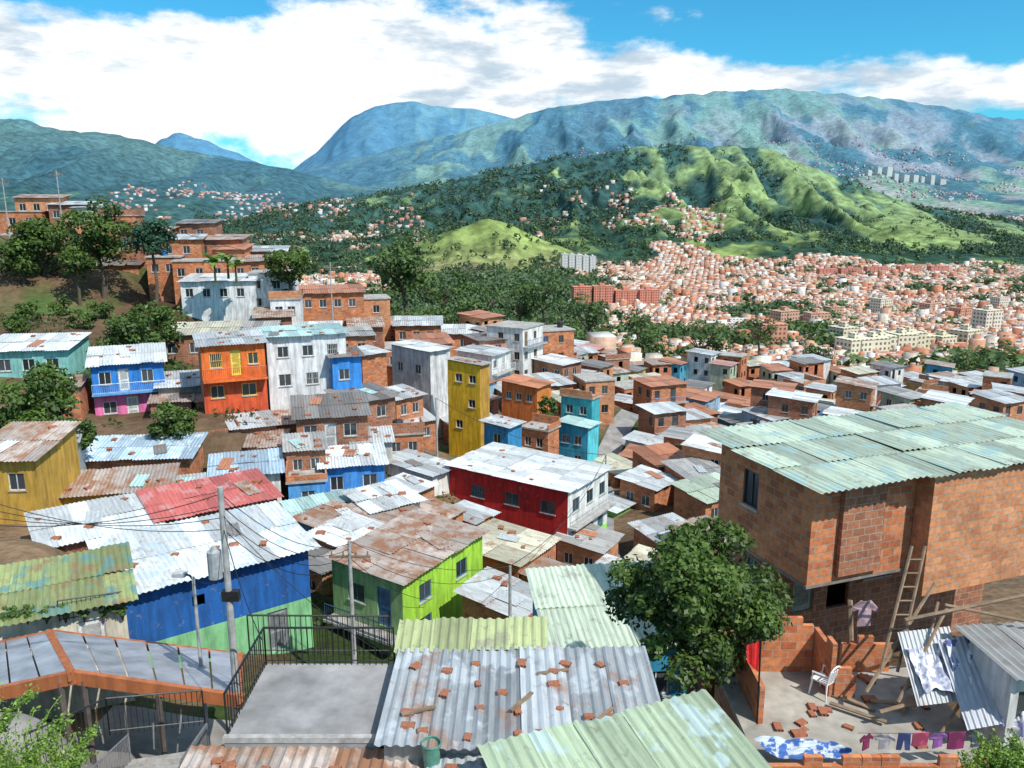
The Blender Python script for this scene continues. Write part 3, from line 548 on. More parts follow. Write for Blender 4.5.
# ------------------------------------------------------------ foreground custom things
house(xyz=(-2.5,13.75,-10.15),yaw=0,W=5.45,L=2.9,h=2.5,wall=(.45,.42,.38),roof='dull',ry=.12,ov=.12,label='house with zinc roof weighed down by loose bricks',tint=(.50,.54,.56))
house(xyz=(-2.6,17.0,-10.05),yaw=0,W=3.3,L=.9,h=2.5,wall=(.45,.42,.38),roof='lime',ry=.1,ov=.1,label='shed with yellow-green translucent corrugated roof')
house(xyz=(-6.3,12.2,-10.75),yaw=0,W=4.6,L=1.7,h=2.2,wall=1,roof='rusty',ry=.15,ov=.1,label='shed with rusty patched sheets and loose bricks')
house(xyz=(-1.55,12.0,-10.6),yaw=0,W=3.0,L=1.6,h=2.2,wall=1,roof='dull',ry=.12,ov=.06,label='shed with grey zinc sheets')
house(xyz=(1.1,9.1,-10.35),yaw=21.5,W=4.6,L=4.0,h=2.4,wall=0,roof='green',ry=.55,ov=.15,label='house with pale green corrugated roof',tint=(.48,.60,.60))
e=empty('roof_terrace',(-5.75,14.1,-14),0,label='concrete roof terrace with dark metal railing',cat='terrace')
mb=MB(); mb.box(0,0,3.45,3.05,2.85,3.6,0); mb.box(0.05,.05,-1.0,3,2.8,3.45,1); mb.done('wall',[solid((.32,.31,.305),.9,0.0,1.6,'concrete'),paint((.42,.38,.33))],e)
mb=MB(); mb.box(-.02,-.02,3.6,3.07,.1,3.72,0); mb.done('kerb',[solid((.40,.38,.36),.9)],e)
railing(e,[(0,.2,3.6),(0,2.8,3.6),(3.0,2.8,3.6)],.95,(.02,.02,.022))
for k,(x,y) in enumerate([(-1.9,14.5),(.2,14.8),(1.9,14.4),(.9,15.9),(-4.5,13),(-2.9,13.1),(.1,12.8)]):
    z=-9.97 if y>13.8 else -10.5
    mb=MB(); M=Matrix.Translation((x,y,z))@Matrix.Rotation(R.uniform(-.6,.6)+(1.4 if k%3 else 0),4,'Z'); l=R.uniform(.25,.5)
    mb.box(-l,-.04,0,l,.04,.04,0,M=M); mb.done('wooden_plank',[wood()],None,label='weathered plank lying on roof sheets',cat='plank',group='planks on roofs')
q=Vector((-1.55,13.55,-10.55)); e=empty('plastic_barrel',q,label='green plastic barrel between roofs',cat='barrel')
mb=MB(); mb.tube((0,0,0),(0,0,.55),.15,.185,16,cap=False); mb.tube((0,0,.02),(0,0,.03),.15,.15,16); mb.done('body',[solid((.10,.28,.21),.5)],e)
mb=MB()
for i in range(16):
    a,b=2*math.pi*i/16,2*math.pi*(i+1)/16; mb.tube((.19*math.cos(a),.19*math.sin(a),.55),(.19*math.cos(b),.19*math.sin(b),.55),.018,n=5)
mb.done('rim',[solid((.08,.24,.18),.5)],e)
# orange framed canopies
def canopy(ridge_b,ridge_f,low_b,low_f,label):
    base=(ridge_f+low_f)/2; g=gz(base.x,base.y); e=empty('walkway_canopy',(base.x,base.y,g),label=label,cat='canopy'); o=Vector((base.x,base.y,g))
    A,B,C,D=[p-o for p in (ridge_b,ridge_f,low_f,low_b)]; mb=MB(); up=Vector((0,0,.05)); n=6
    for i in range(n):
        t0,t1=i/n+.006,(i+1)/n-.006
        q=[A.lerp(D,t0),B.lerp(C,t0),B.lerp(C,t1),A.lerp(D,t1)]; mb.hexa([p for p in q]+[p+up for p in q],0,R.random())
    mb.done('roof_panel',[solid((.36,.38,.42),.4,.1,1.5,'polycarbonate')],e)
    for k,(a,b) in enumerate(((B,C),(A,D),(A,B),(D,C))):
        mb=MB(); dv=(b-a).normalized(); M=Matrix.Translation(a+Vector((0,0,-.08)))@dv.to_track_quat('X','Z').to_matrix().to_4x4(); th=.26 if k==0 else .14; mb.box(-.1+.003*k,-.08,-th,(b-a).length+.1,.08,.13+.004*k,0,M=M)
        mb.done('beam',[paint((.44,.14,.05),.7,.8)],e)
    for a in (B.lerp(C,.06),B.lerp(C,.95),B.lerp(C,.5),A.lerp(D,.95)):
        mb=MB(); gg=gz(a.x+o.x,a.y+o.y)-o.z-.3; mb.tube((a.x,a.y,gg),(a.x,a.y,a.z-.2),.09,n=8); mb.done('post',[solid((.12,.10,.09),.6)],e)
canopy(P(50,632,24.5),P(72,672,20.5),P(240,655,25),P(240,696,20.9),'orange framed canopy over stairway')
canopy(P(48,633,24.3),P(70,673,20.4),P(-80,660,24),P(-110,712,20.0),'orange framed canopy sloping down to ramp')
# stairs + fences bottom left
e=empty('staircase',P(135,790,15.6)+Vector((0,0,-.4)),math.radians(14),label='concrete public staircase with metal handrails',cat='stairs')
mb=MB()
for i in range(12): mb.box(-1.0,i*.32,-1.2-.14*i,1.0,i*.32+.32,.05-i*.14,0)
mb.done('step',[solid((.33,.31,.28),.9)],e)
railing(e,[(-1.0,0,0.05),(-1.0,3.8,-1.6)],.9,(.30,.30,.31)); railing(e,[(1.0,0,0.05),(1.0,3.8,-1.6)],.9,(.30,.30,.31))
def fence(pts,h,lab,col=(.03,.03,.03)):
    p0=Vector(pts[0]); e=empty('metal_fence',p0,label=lab,cat='fence'); railing(e,[Vector(p)-p0 for p in pts],h,col,'panel')
fence([P(30,775,17),P(110,735,19),P(205,725,20)],1.1,'dark metal fence along walkway')
fence([P(250,655,20),P(390,655,20.5)],1.2,'black mesh fence above alley')
fence([P(60,622,25.4),P(124,612,26.6)],.8,'balcony fence lined with potted plants')
e=empty('retaining_wall',(-11.5,18.3,-18),math.radians(10),label='low concrete retaining wall beside stairs',cat='wall'); mb=MB(); mb.box(0,0,0,5,.25,2.6); mb.done('wall',[paint((.42,.38,.33))],e)
# ------------------------------------------------------------ brick patio area
e=empty('brick_patio',(5.5,15.2,-15.5),0,label='concrete patio with low unfinished brick parapets',cat='patio')
mb=MB(); mb.box(0,0,3.25,5.4,4.4,3.4); mb.done('slab',[solid((.40,.37,.32),.95,0.0,1.8,'concrete')],e)
mb=MB(); mb.box(.03,.03,0,5.37,4.37,3.25); mb.done('wall',[brick(1)],e)
for (x0,y0,x1,y1,h) in ((.42,1.9,.54,4.25,1.0),(.54,4.13,2.5,4.25,1.35),(2.55,3.0,2.67,4.25,1.25),(2.67,2.96,3.2,3.08,.6),(3.3,4.13,4.6,4.25,.8),(.0,-.0,5.4,.12,.3)):
    mb=MB(); n=int(max(x1-x0,y1-y0)/.42)
    mb.box(x0,y0,3.4,x1,y1,3.4+h)
    for i in range(n):
        if R.random()<.5:
            if x1-x0>y1-y0: mb.box(x0+i*.42,y0+.003,3.4+h,x0+i*.42+.4,y1-.003,3.62+h)
            else: mb.box(x0+.003,y0+i*.42,3.4+h,x1-.003,y0+i*.42+.4,3.62+h)
    mb.done('parapet',[brick(0)],e)
def chair(x,y,z,yaw,col,label):
    e=empty('plastic_chair',(x,y,z),yaw,label=label,cat='chair'); m=[plastic(col)]
    mb=MB(); mb.box(-.22,-.22,.42,.22,.22,.45); mb.box(-.22,-.24,.39,.22,-.22,.45); mb.done('seat',m,e)
    mb=MB(); M=Matrix.Translation((0,.2,.45))@Matrix.Rotation(-.2,4,'X')
    for i in range(5):
        x_=-.18+i*.09; mb.box(x_-.028,.0,0,x_+.028,.02,.36,M=M)
    pr=None
    for i in range(9):
        a=math.pi*i/8; p=M@Vector((-.22*math.cos(a),.01,.33+.15*math.sin(a)))
        if pr is not None: mb.tube(pr,p,.022,n=5)
        pr=p
    mb.tube(M@Vector((-.22,.01,0)),M@Vector((-.22,.01,.33)),.022,n=5); mb.tube(M@Vector((.22,.01,0)),M@Vector((.22,.01,.33)),.022,n=5); mb.done('backrest',m,e)
    for sx in (-1,1):
        for sy in (-1,1): mb=MB(); mb.tube((sx*.25,sy*.24,0),(sx*.2,sy*.2,.42),.02,.03,6); mb.done('leg',m,e)
        mb=MB(); mb.tube((sx*.22,-.2,.44),(sx*.24,-.18,.65),.02,n=5); mb.tube((sx*.24,-.2,.65),(sx*.22,.24,.68),.025,n=5); mb.done('armrest',m,e)
q=P(820,688,18.5); chair(q.x,q.y-.2,-12.1,-2.5,(.80,.80,.80),'white plastic armchair on patio')
def ladder(a,b,w,label):
    e=empty('wooden_ladder',a,label=label,cat='ladder'); d=b-a; s=Vector((w,0,0))
    for k in (0,1): mb=MB(); mb.tube(s*k,d+s*k*.8,.04,n=5); mb.done('rail',[wood()],e)
    for i in range(1,9): mb=MB(); t=i/9; mb.tube(d*t,d*t+s*(1-.2*t),.026,n=5); mb.done('rung',[wood()],e)
ladder(P(880,672,17.6),P(912,546,19.0),.42,'rough wooden ladder leaning on brick wing')
for (a,b,r) in [(P(866,692,17.4),P(935,583,18.6),.05),(P(898,702,17.0),P(947,608,18.0),.045),(P(912,708,17.0),P(938,602,18.4),.04),(P(905,620,17.8),P(1040,592,18),.045),(P(768,600,20),P(772,700,19.6),.07),(P(850,600,20),P(852,668,19.4),.07),(P(940,735,16.4),P(1000,640,17.6),.04),(P(1010,740,16),P(975,640,17.8),.04),(P(945,605,18),P(1045,625,17.4),.04),(P(880,712,16.9),P(960,690,17),.05)]:
    mb=MB(); mb.tube(a,b,r,r*.9,6); mb.done('timber_pole',[wood()],None,label='rough timber pole propped beside brick wing',cat='pole',group='timber props')
for k in range(6):
    mb=MB(); M=Matrix.Translation((R.uniform(8.4,10.5),R.uniform(16.6,18.8),-12.09+.05*k*.5))@Matrix.Rotation(R.uniform(-1.2,1.2),4,'Z')@Matrix.Rotation(R.uniform(-.1,.1),4,'Y'); l=R.uniform(.3,.7)
    mb.box(-l,-.06,0,l,.06,.035,0,M=M); mb.done('wooden_plank',[wood()],None,label='old board heaped on patio floor',cat='plank',group='boards heaped on patio')
def clothquad(p,a,b,n=26,amp=.06,seed=0,mat=None,name='laundry_sheet',label='',cat='laundry'):
    V=[];F=[];nrm=a.cross(b).normalized()
    if nrm.z<0: nrm=-nrm
    for j in range(n+1):
        for i in range(n+1):
            u_,v_=i/n,j/n; w=amp*(1.3+math.sin(u_*13+seed+v_*4)+.6*math.sin(u_*27+v_*9+seed)+.5*math.sin(v_*21+u_*6)); V.append(tuple(a*u_*(1+.08*math.sin(v_*7+seed))+b*v_*(1+.07*math.sin(u_*9+seed))+nrm*w))
    for j in range(n):
        for i in range(n): k=j*(n+1)+i; F.append((k,k+1,k+n+2,k+n+1))
    me=bpy.data.meshes.new(name); me.from_pydata(V,[],F); me.materials.append(mat); me.polygons.foreach_set('use_smooth',[True]*len(F)); o=bpy.data.objects.new(name,me); o.location=p; link(o,None,label=label,cat=cat); return o
@cached
def fabric(c1,c2,sc_=3.0):
    m,nt,bs=newmat('printed_fabric'); tc=nd(nt,'ShaderNodeTexCoord').outputs['Object']; n=noise(nt,tc,sc_,3,.5)
    nt.links.new(mixc(nt,rng(nt,n,.48,.54,0,1),c1,c2),bs.inputs['Base Color']); bs.inputs['Roughness'].default_value=.95; return m
def tinsheet(p,a,b,col,rust,label):
    e=MB(); n=24; nr=a.cross(b).normalized(); pr=None
    for k in range(n*2+1):
        t=k/(n*2); o=a*t+nr*(.03 if k%4<2 else -.0)
        if pr is not None: e.face([pr,o,o+b,pr+b],0,.5)
        pr=o
    ob=e.done('corrugated_sheet',[roofm(col,rust)],None,label=label,cat='roofing sheet'); ob.location=p
def quad(f,p0,p1,p2,**k): f(p0,p1-p0,p2-p0,**k)
quad(lambda p,a,b:tinsheet(p,a,b,(.5,.52,.53),.3,'corrugated zinc sheet leaning in yard'),P(898,632,17.9),P(950,626,18.0),P(918,706,16.6))
quad(lambda p,a,b:tinsheet(p,a,b,(.46,.48,.53),.25,'corrugated zinc sheet sloping over yard'),P(938,640,17.6),P(1005,628,17.7),P(968,730,16.0))
quad(clothquad,P(942,642,17.6),P(984,638,17.7),P(962,716,16.4),mat=fabric((.66,.68,.74),(.10,.12,.28),6.0),label='patterned sheet drying over roofing sheets')
quad(clothquad,P(972,648,17.4),P(1010,652,17.2),P(1000,730,16.1),seed=3,mat=fabric((.34,.34,.55),(.68,.68,.70),5.0),label='purple and white sheet drying over sheets')
quad(clothquad,P(905,650,17.6),P(938,648,17.7),P(925,692,16.7),seed=8,amp=.04,mat=fabric((.68,.68,.72),(.3,.32,.42),6.0),label='white cloth spread on corrugated sheet')
quad(clothquad,P(752,738,15.9),P(835,742,15.9),P(770,758,15.5),seed=5,amp=.05,mat=fabric((.05,.13,.38),(.5,.56,.6),5.0),label='blue and white tarpaulin crumpled on ground')
house(xyz=tuple(P(1014,672,16.0)),yaw=8,W=2.6,L=1.4,h=2.0,wall=(.7,.7,.68),roof='grey',ry=.1,ov=.2,front=[('w',.2,.5,.9,.9)],label='small pale shack with grey sheet roof',name='shack',cat='shack')
def garment(p,w,h,kind,col):
    mb=MB(); th=.012
    def prism(pts):
        f=[Vector((x,-th+.02*math.sin(x*14),z)) for x,z in pts]; k=[Vector((x,th+.02*math.sin(x*14),z)) for x,z in pts]; mb.face(f);mb.face(k[::-1])
        for i in range(len(pts)): j=(i+1)%len(pts); mb.face([f[i],k[i],k[j],f[j]])
    if kind=='shirt': prism([(-w*.3,-h),(w*.3,-h*.97),(w*.28,-h*.35),(w*.5,-h*.45),(w*.55,-h*.28),(w*.22,0),(w*.08,-.04),(-w*.08,-.04),(-w*.22,0),(-w*.55,-h*.28),(-w*.5,-h*.45),(-w*.28,-h*.35)])
    elif kind=='trousers': prism([(-w*.3,0),(w*.3,0),(w*.34,-h),(w*.1,-h),(0,-h*.35),(-w*.1,-h),(-w*.34,-h)])
    else: prism([(-w*.5,0),(w*.5,0),(w*.48,-h),(-w*.1,-h*1.03),(-w*.5,-h)])
    o=mb.done(kind if kind!='cloth' else 'towel',[fabric(col,tuple(c*.6 for c in col),2.5)],None,label=f'{kind} hanging on clothes line outside',cat='laundry',group='laundry on lines'); o.location=p; o.rotation_euler=(0,0,R.uniform(-.3,.3))
a=P(858,733,15.4);b=P(985,730,15.6)
mb=MB(); mb.path([a,a.lerp(b,.5)+Vector((0,0,-.05)),b],.006); mb.done('clothes_line',[steel()],None,label='thin clothes line above brick ledge',cat='clothes line')
for i,(kd,cl) in enumerate([('shirt',(.25,.03,.10)),('shirt',(.45,.45,.5)),('trousers',(.05,.08,.25)),('cloth',(.45,.07,.15)),('shirt',(.3,.12,.4)),('cloth',(.25,.03,.12)),('shirt',(.1,.1,.2))]): garment(a.lerp(b,(i+.5)/7)+Vector((R.uniform(-.03,.03),0,-.03)),R.uniform(.34,.46),R.uniform(.3,.46),kd,cl)
garment(P(866,600,19.2),.6,.75,'shirt',(.55,.38,.42))
e=empty('brick_ledge',(5.4,14.5,-15),0,label='low brick wall with concrete cap',cat='wall')
mb=MB(); mb.box(0,0,0,5.6,.14,3.1); mb.done('wall',[brick(0)],e); mb=MB(); mb.box(-.05,-.04,3.1,5.65,.18,3.17); mb.done('cap',[concrete()],e)
house(708,668,20.5,10,1.6,1.4,1.2,(.25,.08,.05),roof='rusty',ry=.25,ov=.15,label='small rusty lean-to under tree',name='lean_to_shed',cat='shed')
q=P(757,724,16.0); e=empty('flag',q,label='small red flag on thin pole',cat='flag'); mb=MB(); mb.tube((0,0,0),(-.05,0,2.1),.02,n=6); mb.done('pole',[steel()],e)
mb=MB()
for i in range(5): mb.face([(-.06-.06*i,.02*math.sin(i*2),2.05-.02*i),(-.12-.06*i,.02*math.sin(i*2+2),2.03-.02*i),(-.12-.05*i,.02*math.sin(i*2+2),1.35+.05*i),(-.06-.05*i,.02*math.sin(i*2),1.30+.05*i)])
mb.done('cloth',[solid((.75,.02,.02),.8)],e)
# ------------------------------------------------------------ poles and cables
def pole(u,vt,vb,d,r=.13,arm=False,lamp=False,trans=False,label='concrete utility pole with cables',mat=None):
    t=P(u,vt,d); g=gz(t.x,t.y); H=t.z-g; e=empty('street_lamp' if lamp else 'utility_pole',(t.x,t.y,g),label=label,cat='street lamp' if lamp else 'utility pole')
    mb=MB(); mb.tube((0,0,-.3),(0,0,H),r,r*.6,10); mb.done('pole',[mat or solid((.38,.38,.37),.9,0.0,4.0,'concrete')],e)
    if arm:
        mb=MB(); mb.box(-.8,-.05,H-.7,.8,.05,H-.6); mb.done('crossarm',[wood()],e)
        for x in (-.7,-.25,.25,.7): mb=MB(); mb.tube((x,0,H-.6),(x,0,H-.42),.04,.025,8); mb.done('insulator',[solid((.35,.2,.12),.3)],e)
    if trans:
        mb=MB(); mb.tube((-.32,0,H-2.7),(-.32,0,H-1.9),.2,.2,12); mb.tube((-.32,0,H-1.9),(-.32,0,H-1.75),.12,.05,10); mb.done('transformer',[solid((.38,.40,.41),.5)],e)
        mb=MB(); mb.box(-.18,-.1,H-3.4,.3,.1,H-3.1); mb.done('bracket',[steel()],e)
    if lamp:
        mb=MB(); mb.path([(0,0,H-.1),(-.1,0,H+.05),(-.3,0,H+.1)],.035); mb.done('arm',[steel()],e)
        mb=MB(); mb.box(-.6,-.13,H+.04,-.2,.13,H+.16); mb.box(-.55,-.1,H+.02,-.25,.1,H+.04); mb.done('lamp_head',[solid((.5,.5,.5),.4)],e)
    return Vector((t.x,t.y,t.z))
p1=pole(220,487,700,21,arm=False,trans=True,label='tall concrete utility pole carrying transformer')
p2=pole(349,541,655,29,.11,arm=True); p3=pole(510,566,640,31,.1); p4=pole(193,577,655,23,.08,lamp=True,label='grey street lamp beside canopy')
p5=pole(436,398,430,66,.1); p6=pole(606,455,520,60,.1); p7=pole(2,178,215,104,.1,arm=True); p8=pole(56,170,200,106,.1,arm=True); p9=pole(330,262,300,95,.1,arm=True)
def cable(a,b,s,r=.012):
    mb=MB(); mb.path([a.lerp(b,i/10)-Vector((0,0,s*4*(i/10)*(1-i/10))) for i in range(11)],r,4); mb.done('power_cable',[solid((.015,.015,.015),.7)],None,label='black sagging power cable',cat='cable',group='power cables')
for k in range(4):
    z=Vector((0,0,-.35*k-.2)); cable(p1+z,p2+z*.6,.7+.1*k); cable(p1+z,P(-60,520-12*k,20),.5)
cable(p2,p3,.6);cable(p2-Vector((0,0,.4)),p3-Vector((0,0,.3)),.9); cable(p3,p6,1.2,.02); cable(p6,p5,1,.02); cable(p1-Vector((0,0,.8)),P(395,660,17.5),.4); cable(p1-Vector((0,0,1.2)),P(262,640,17),.3); cable(p7,p8,.6,.02); cable(p8,p9,2.5,.025); cable(p2-Vector((0,0,.7)),P(430,600,34),.4); cable(p4,p1-Vector((0,0,2.5)),.3)
# ------------------------------------------------------------ vegetation
def leaves(name,C,N,S,tone,mat,parent=None,**k):
    n=len(C); rv=NR.normal(size=(n,3)); t=np.cross(N,rv); t/=np.linalg.norm(t,axis=1)[:,None]+1e-9; b=np.cross(N,t); s=S[:,None]
    V=np.stack([C+b*s,C+t*s*.55,C-b*s,C-t*s*.55],1).reshape(-1,3); F=np.arange(4*n).reshape(-1,4)
    return npmesh(name,V,F,[mat],parent,tone=tone,**k)
def crownpts(c,rx,rz,n,k=24,lo=.2,hi=.42):
    c=np.array(c); D=NR.normal(size=(k,3)); D/=np.linalg.norm(D,axis=1)[:,None]
    lc=D*np.array([rx,rx,rz])*NR.uniform(.35,.88,(k,1)); lr=NR.uniform(lo,hi,k)
    li=NR.randint(0,k,n); d=NR.normal(size=(n,3)); d/=np.linalg.norm(d,axis=1)[:,None]; d[:,2]=np.where(NR.rand(n)<.6,np.abs(d[:,2]),d[:,2])
    rad=lr[li]*NR.uniform(.72,1.12,n)*(1+.25*np.sin(d[:,0]*7+li)*np.cos(d[:,1]*6))
    C=c+lc[li]+d*rad[:,None]*np.array([rx,rx,rz])
    N=d*.8+NR.normal(size=(n,3))*.55; N[:,2]+=.3; N/=np.linalg.norm(N,axis=1)[:,None]
    tone=np.clip(.22+.34*d[:,2]+.3*NR.rand(n)+(NR.rand(k)*.5-.2)[li],0,1); return C,N,tone  # lobe shading painted into leaf tone: upper leaves lighter, plus random variation
def tree(u,v,d,rx,rz,n,leaf,label,pal=GREEN,k=24,name='tree',base=None,group=None,lo=.2,hi=.42):
    c=P(u,v,d); g=gz(c.x,c.y) if base is None else base; e=empty(name,(c.x,c.y,g),label=label,cat='tree',group=group); H=c.z-g
    mb=MB(); r=max(.08,rx*.07); f=Vector((R.uniform(-.2,.2)*rx,R.uniform(-.2,.2)*rx,max(H-rz*.6,.4*H))); m=f*.5+Vector((.1*rx,0,0)); b=Vector((0,0,-.3))
    mb.tube(b,m,r*1.25,r,8); mb.tube(m,f,r,r*.8,8)
    for i in range(7):
        a=2*math.pi*i/7+R.random(); p=f+Vector((math.cos(a)*rx*.35,math.sin(a)*rx*.35,rz*.45)); q=p+Vector((math.cos(a)*rx*.3,math.sin(a)*rx*.3,rz*R.uniform(.1,.5))); mb.tube(f,p,r*.6,r*.35,6); mb.tube(p,q,r*.35,r*.12,5)
    mb.done('trunk',[bark()],e)
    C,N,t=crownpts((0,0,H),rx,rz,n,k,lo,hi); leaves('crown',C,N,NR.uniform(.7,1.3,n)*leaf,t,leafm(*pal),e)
tree(695,602,19,2.35,2.15,26000,.08,'dense dark green mango tree beside brick house',k=60,lo=.12,hi=.30)
tree(30,415,50,3.3,3.1,7000,.17,'dense rounded tree below houses'); tree(72,436,49,1.5,1.3,2000,.15,'small leafy tree below houses')
tree(172,422,54,1.6,1.4,2500,.15,'bushy tree beside low house'); tree(128,338,72,3.2,2.4,3500,.2,'dark spreading tree on bare slope'); tree(160,330,76,2.3,2.6,2000,.2,'dark tree by retaining wall')
tree(42,243,98,4.2,3.7,4500,.24,'large tree on hill crest'); tree(98,238,97,4.4,4.0,4500,.24,'broad tree on hill crest'); tree(150,238,96,2.8,2.8,2500,.22,'rounded tree on hill crest',pal=((.01,.05,.025),(.05,.14,.07)));tree(290,268,96,3.0,2.2,2500,.22,'leafy tree behind white house'); tree(20,262,95,2.5,2.4,1800,.22,'tree on hill crest'); tree(75,262,93,2.4,2.0,1500,.22,'low tree on dark earth bank')
tree(547,408,78,1.2,1.2,900,.15,'small tree between houses'); tree(636,500,70,1.3,1.4,900,.15,'small tree by alley'); tree(612,578,44,.9,1.0,900,.1,'small tree growing in alley'); tree(405,268,260,13,11,3000,.8,'large tree over valley',pal=MIDG)
for (u,v,d,r) in [(672,402,165,5.5),(770,410,160,5),(560,335,260,8),(650,345,270,9),(735,372,215,4),(860,400,180,3.5),(985,398,190,5),(1010,385,230,8),(960,372,260,7),(820,360,250,6),(600,378,190,3.5),(705,340,290,9),(455,345,190,5),(500,335,230,9),(530,345,220,6),(470,325,250,10),(420,318,240,9),(385,310,230,9),(360,308,210,6),(400,328,190,6),(930,395,185,3),(440,290,420,15),(520,300,400,14),(590,318,360,11),(545,290,480,15),(480,300,380,13),(640,325,380,9),(760,330,420,8)]:
    tree(u,v,d,r,r*.85,1200,.06*r+.12,'rounded green tree among houses',pal=MIDG,k=12,group='trees among the houses')
def shrub(p,r,n,leaf,label,pal=GREEN,name='shrub',cat='plant'):
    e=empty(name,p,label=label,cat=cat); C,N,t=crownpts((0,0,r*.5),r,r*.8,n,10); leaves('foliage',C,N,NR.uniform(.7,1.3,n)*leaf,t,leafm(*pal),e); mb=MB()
    for i in range(4): a=i*1.6; mb.tube((0,0,-.3),(math.cos(a)*r*.4,math.sin(a)*r*.4,r*.5),.03,.01,5)
    mb.done('stem',[bark()],e)
for k in range(7): shrub(P(8+k*19,618-k*1.0,24.8+k*.25),.33,500,.05,'potted leafy plant on balcony',pal=((.03,.06,.015),(.16,.28,.06)))
for (u,v,d,r) in [(60,290,88,1.6),(100,300,86,1.8),(30,300,84,1.5),(80,318,80,1.6),(140,300,90,1.6),(20,325,76,1.4)]: p=P(u,v,d); shrub(Vector((p.x,p.y,gz(p.x,p.y))),r,900,.16,'dark scrub bush on earth bank',name='bush')
LG=((.06,.13,.02),(.30,.46,.07))
def plume(p,n,h,label,pal=LG):
    e=empty('feathery_plant',p,label=label,cat='plant'); mb=MB(); Cs=[]
    for i in range(n):
        a=R.uniform(0,6.28); l=h*R.uniform(.6,1.1); pts=[]
        for j in range(7):
            t=j/6; pts.append(Vector((math.cos(a)*l*.55*t**1.3,math.sin(a)*l*.55*t**1.3,l*(t-.35*t*t))))
        mb.path(pts,.008,3)
        for j in range(70):
            t=R.uniform(.2,1); k=min(5,int(t*6)); q=pts[k].lerp(pts[k+1],t*6-k); Cs.append(tuple(q+Vector((R.gauss(0,.05),R.gauss(0,.05),R.gauss(0,.05)))))
    mb.done('stem',[leafm(*pal)],e); C=np.array(Cs); N=NR.normal(size=C.shape); N/=np.linalg.norm(N,axis=1)[:,None]
    leaves('foliage',C,N,NR.uniform(.02,.05,len(C)),NR.rand(len(C)),leafm(*pal),e)
for (u,v,d,h) in [(20,785,14,1.9),(60,790,13.6,1.4),(-10,750,14.5,1.7),(1000,778,13.6,.9),(985,795,13.2,.9),(1030,785,13.4,1.1)]: plume(P(u,v,d),40,h,'light green feathery plant on grassy bank')
def banana(u,v,d,h):
    p=P(u,v,d); e=empty('banana_plant',(p.x,p.y,p.z),label='banana plant on slope between houses',cat='plant'); mb=MB(); mb.tube((0,0,-1),(0,0,h*.3),.15,.1,7); mb.done('stem',[leafm((.05,.08,.02),(.12,.18,.05))],e)
    mb=MB()
    for i in range(11):
        a=i*2.4+R.uniform(-.4,.4); l=h*R.uniform(.4,.7); up_=R.uniform(.8,1.6); pr=None
        for j in range(7):
            t=j/6; c=Vector((math.cos(a)*l*.8*t,math.sin(a)*l*.8*t,h*.3+l*(up_*t-.95*t*t))); w=.42*math.sin(math.pi*min(.98,t+.05))*h/3; s=Vector((-math.sin(a)*w,math.cos(a)*w,0))
            if pr: mb.face([pr[0],c-s,c,pr[1]],0,R.random()); mb.face([pr[1],c,c+s,pr[2]],0,R.random())
            pr=(c-s,c,c+s)
    mb.done('leaf',[leafm((.05,.13,.02),(.25,.42,.07))],e)
for q in [(215,274,92,3.6),(228,270,93,3.2),(236,274,92,2.6)]: banana(*q)
n=30000; X=NR.uniform(-62,-4,n);Y=NR.uniform(28,112,n); r_,d_,u_=polar(X,Y); k=(fbm(X/9,Y/9,88,4)>.55)&(u_>-60); X=X[k];Y=Y[k]; Z=HT(X,Y)
C=np.stack([X,Y,Z+.15],1)+NR.normal(size=(len(X),3))*.15; N=NR.normal(size=C.shape); N[:,2]+=.4; N/=np.linalg.norm(N,axis=1)[:,None]
leaves('ground_scrub',C,N,NR.uniform(.12,.30,len(C)),NR.rand(len(C)),leafm((.02,.05,.012),(.12,.16,.05)),kind='stuff',label='low scrub and grass on the slopes')
# ------------------------------------------------------------ distant city (uncountable) and woods
def citycolors(n):
    wp=np.array([(.52,.21,.11),(.45,.17,.09),(.58,.30,.18),(.64,.56,.45),(.72,.68,.62),(.52,.34,.24)]); rp=np.array([(.52,.24,.14),(.56,.31,.20),(.56,.52,.48),(.74,.72,.70),(.46,.41,.37),(.60,.42,.31),(.64,.61,.56),(.42,.27,.20)])
    return wp[NR.randint(0,len(wp),n)],rp[NR.randint(0,len(rp),n)]*NR.uniform(.78,1.12,(n,1))
def citymat():
    m,nt,bs=newmat('distant_city'); at=nd(nt,'ShaderNodeAttribute',_attribute_name='col').outputs['Color']; g=nd(nt,'ShaderNodeNewGeometry'); ps=nd(nt,'ShaderNodeSeparateXYZ',i0=g.outputs['Position']); nn=nd(nt,'ShaderNodeSeparateXYZ',i0=g.outputs['Normal'])
    v=nd(nt,'ShaderNodeCombineXYZ',i0=mth(nt,'ADD',ps.outputs[0],ps.outputs[1]),i1=ps.outputs[2]).outputs[0]
    b=nd(nt,'ShaderNodeTexBrick',_offset=0.0,Scale=1.0); b.inputs['Mortar Size'].default_value=.7; b.inputs['Brick Width'].default_value=2.3; b.inputs['Row Height'].default_value=2.5; b.inputs['Mortar Smooth'].default_value=0.0; nt.links.new(v,b.inputs['Vector'])
    f=mth(nt,'MULTIPLY',mth(nt,'SUBTRACT',1.0,b.outputs['Fac']),mth(nt,'LESS_THAN',nn.outputs[2],.5))
    c=mixc(nt,mth(nt,'MULTIPLY',f,.85),at,(.035,.03,.03)); n=noise(nt,g.outputs['Position'],.35,6,.75); c=mixc(nt,1.0,c,grey(nt,rng(nt,n,.3,.7,.55,1.3)),'MULTIPLY')
    nt.links.new(c,bs.inputs['Base Color']); bs.inputs['Roughness'].default_value=.9; return m
CM=citymat()
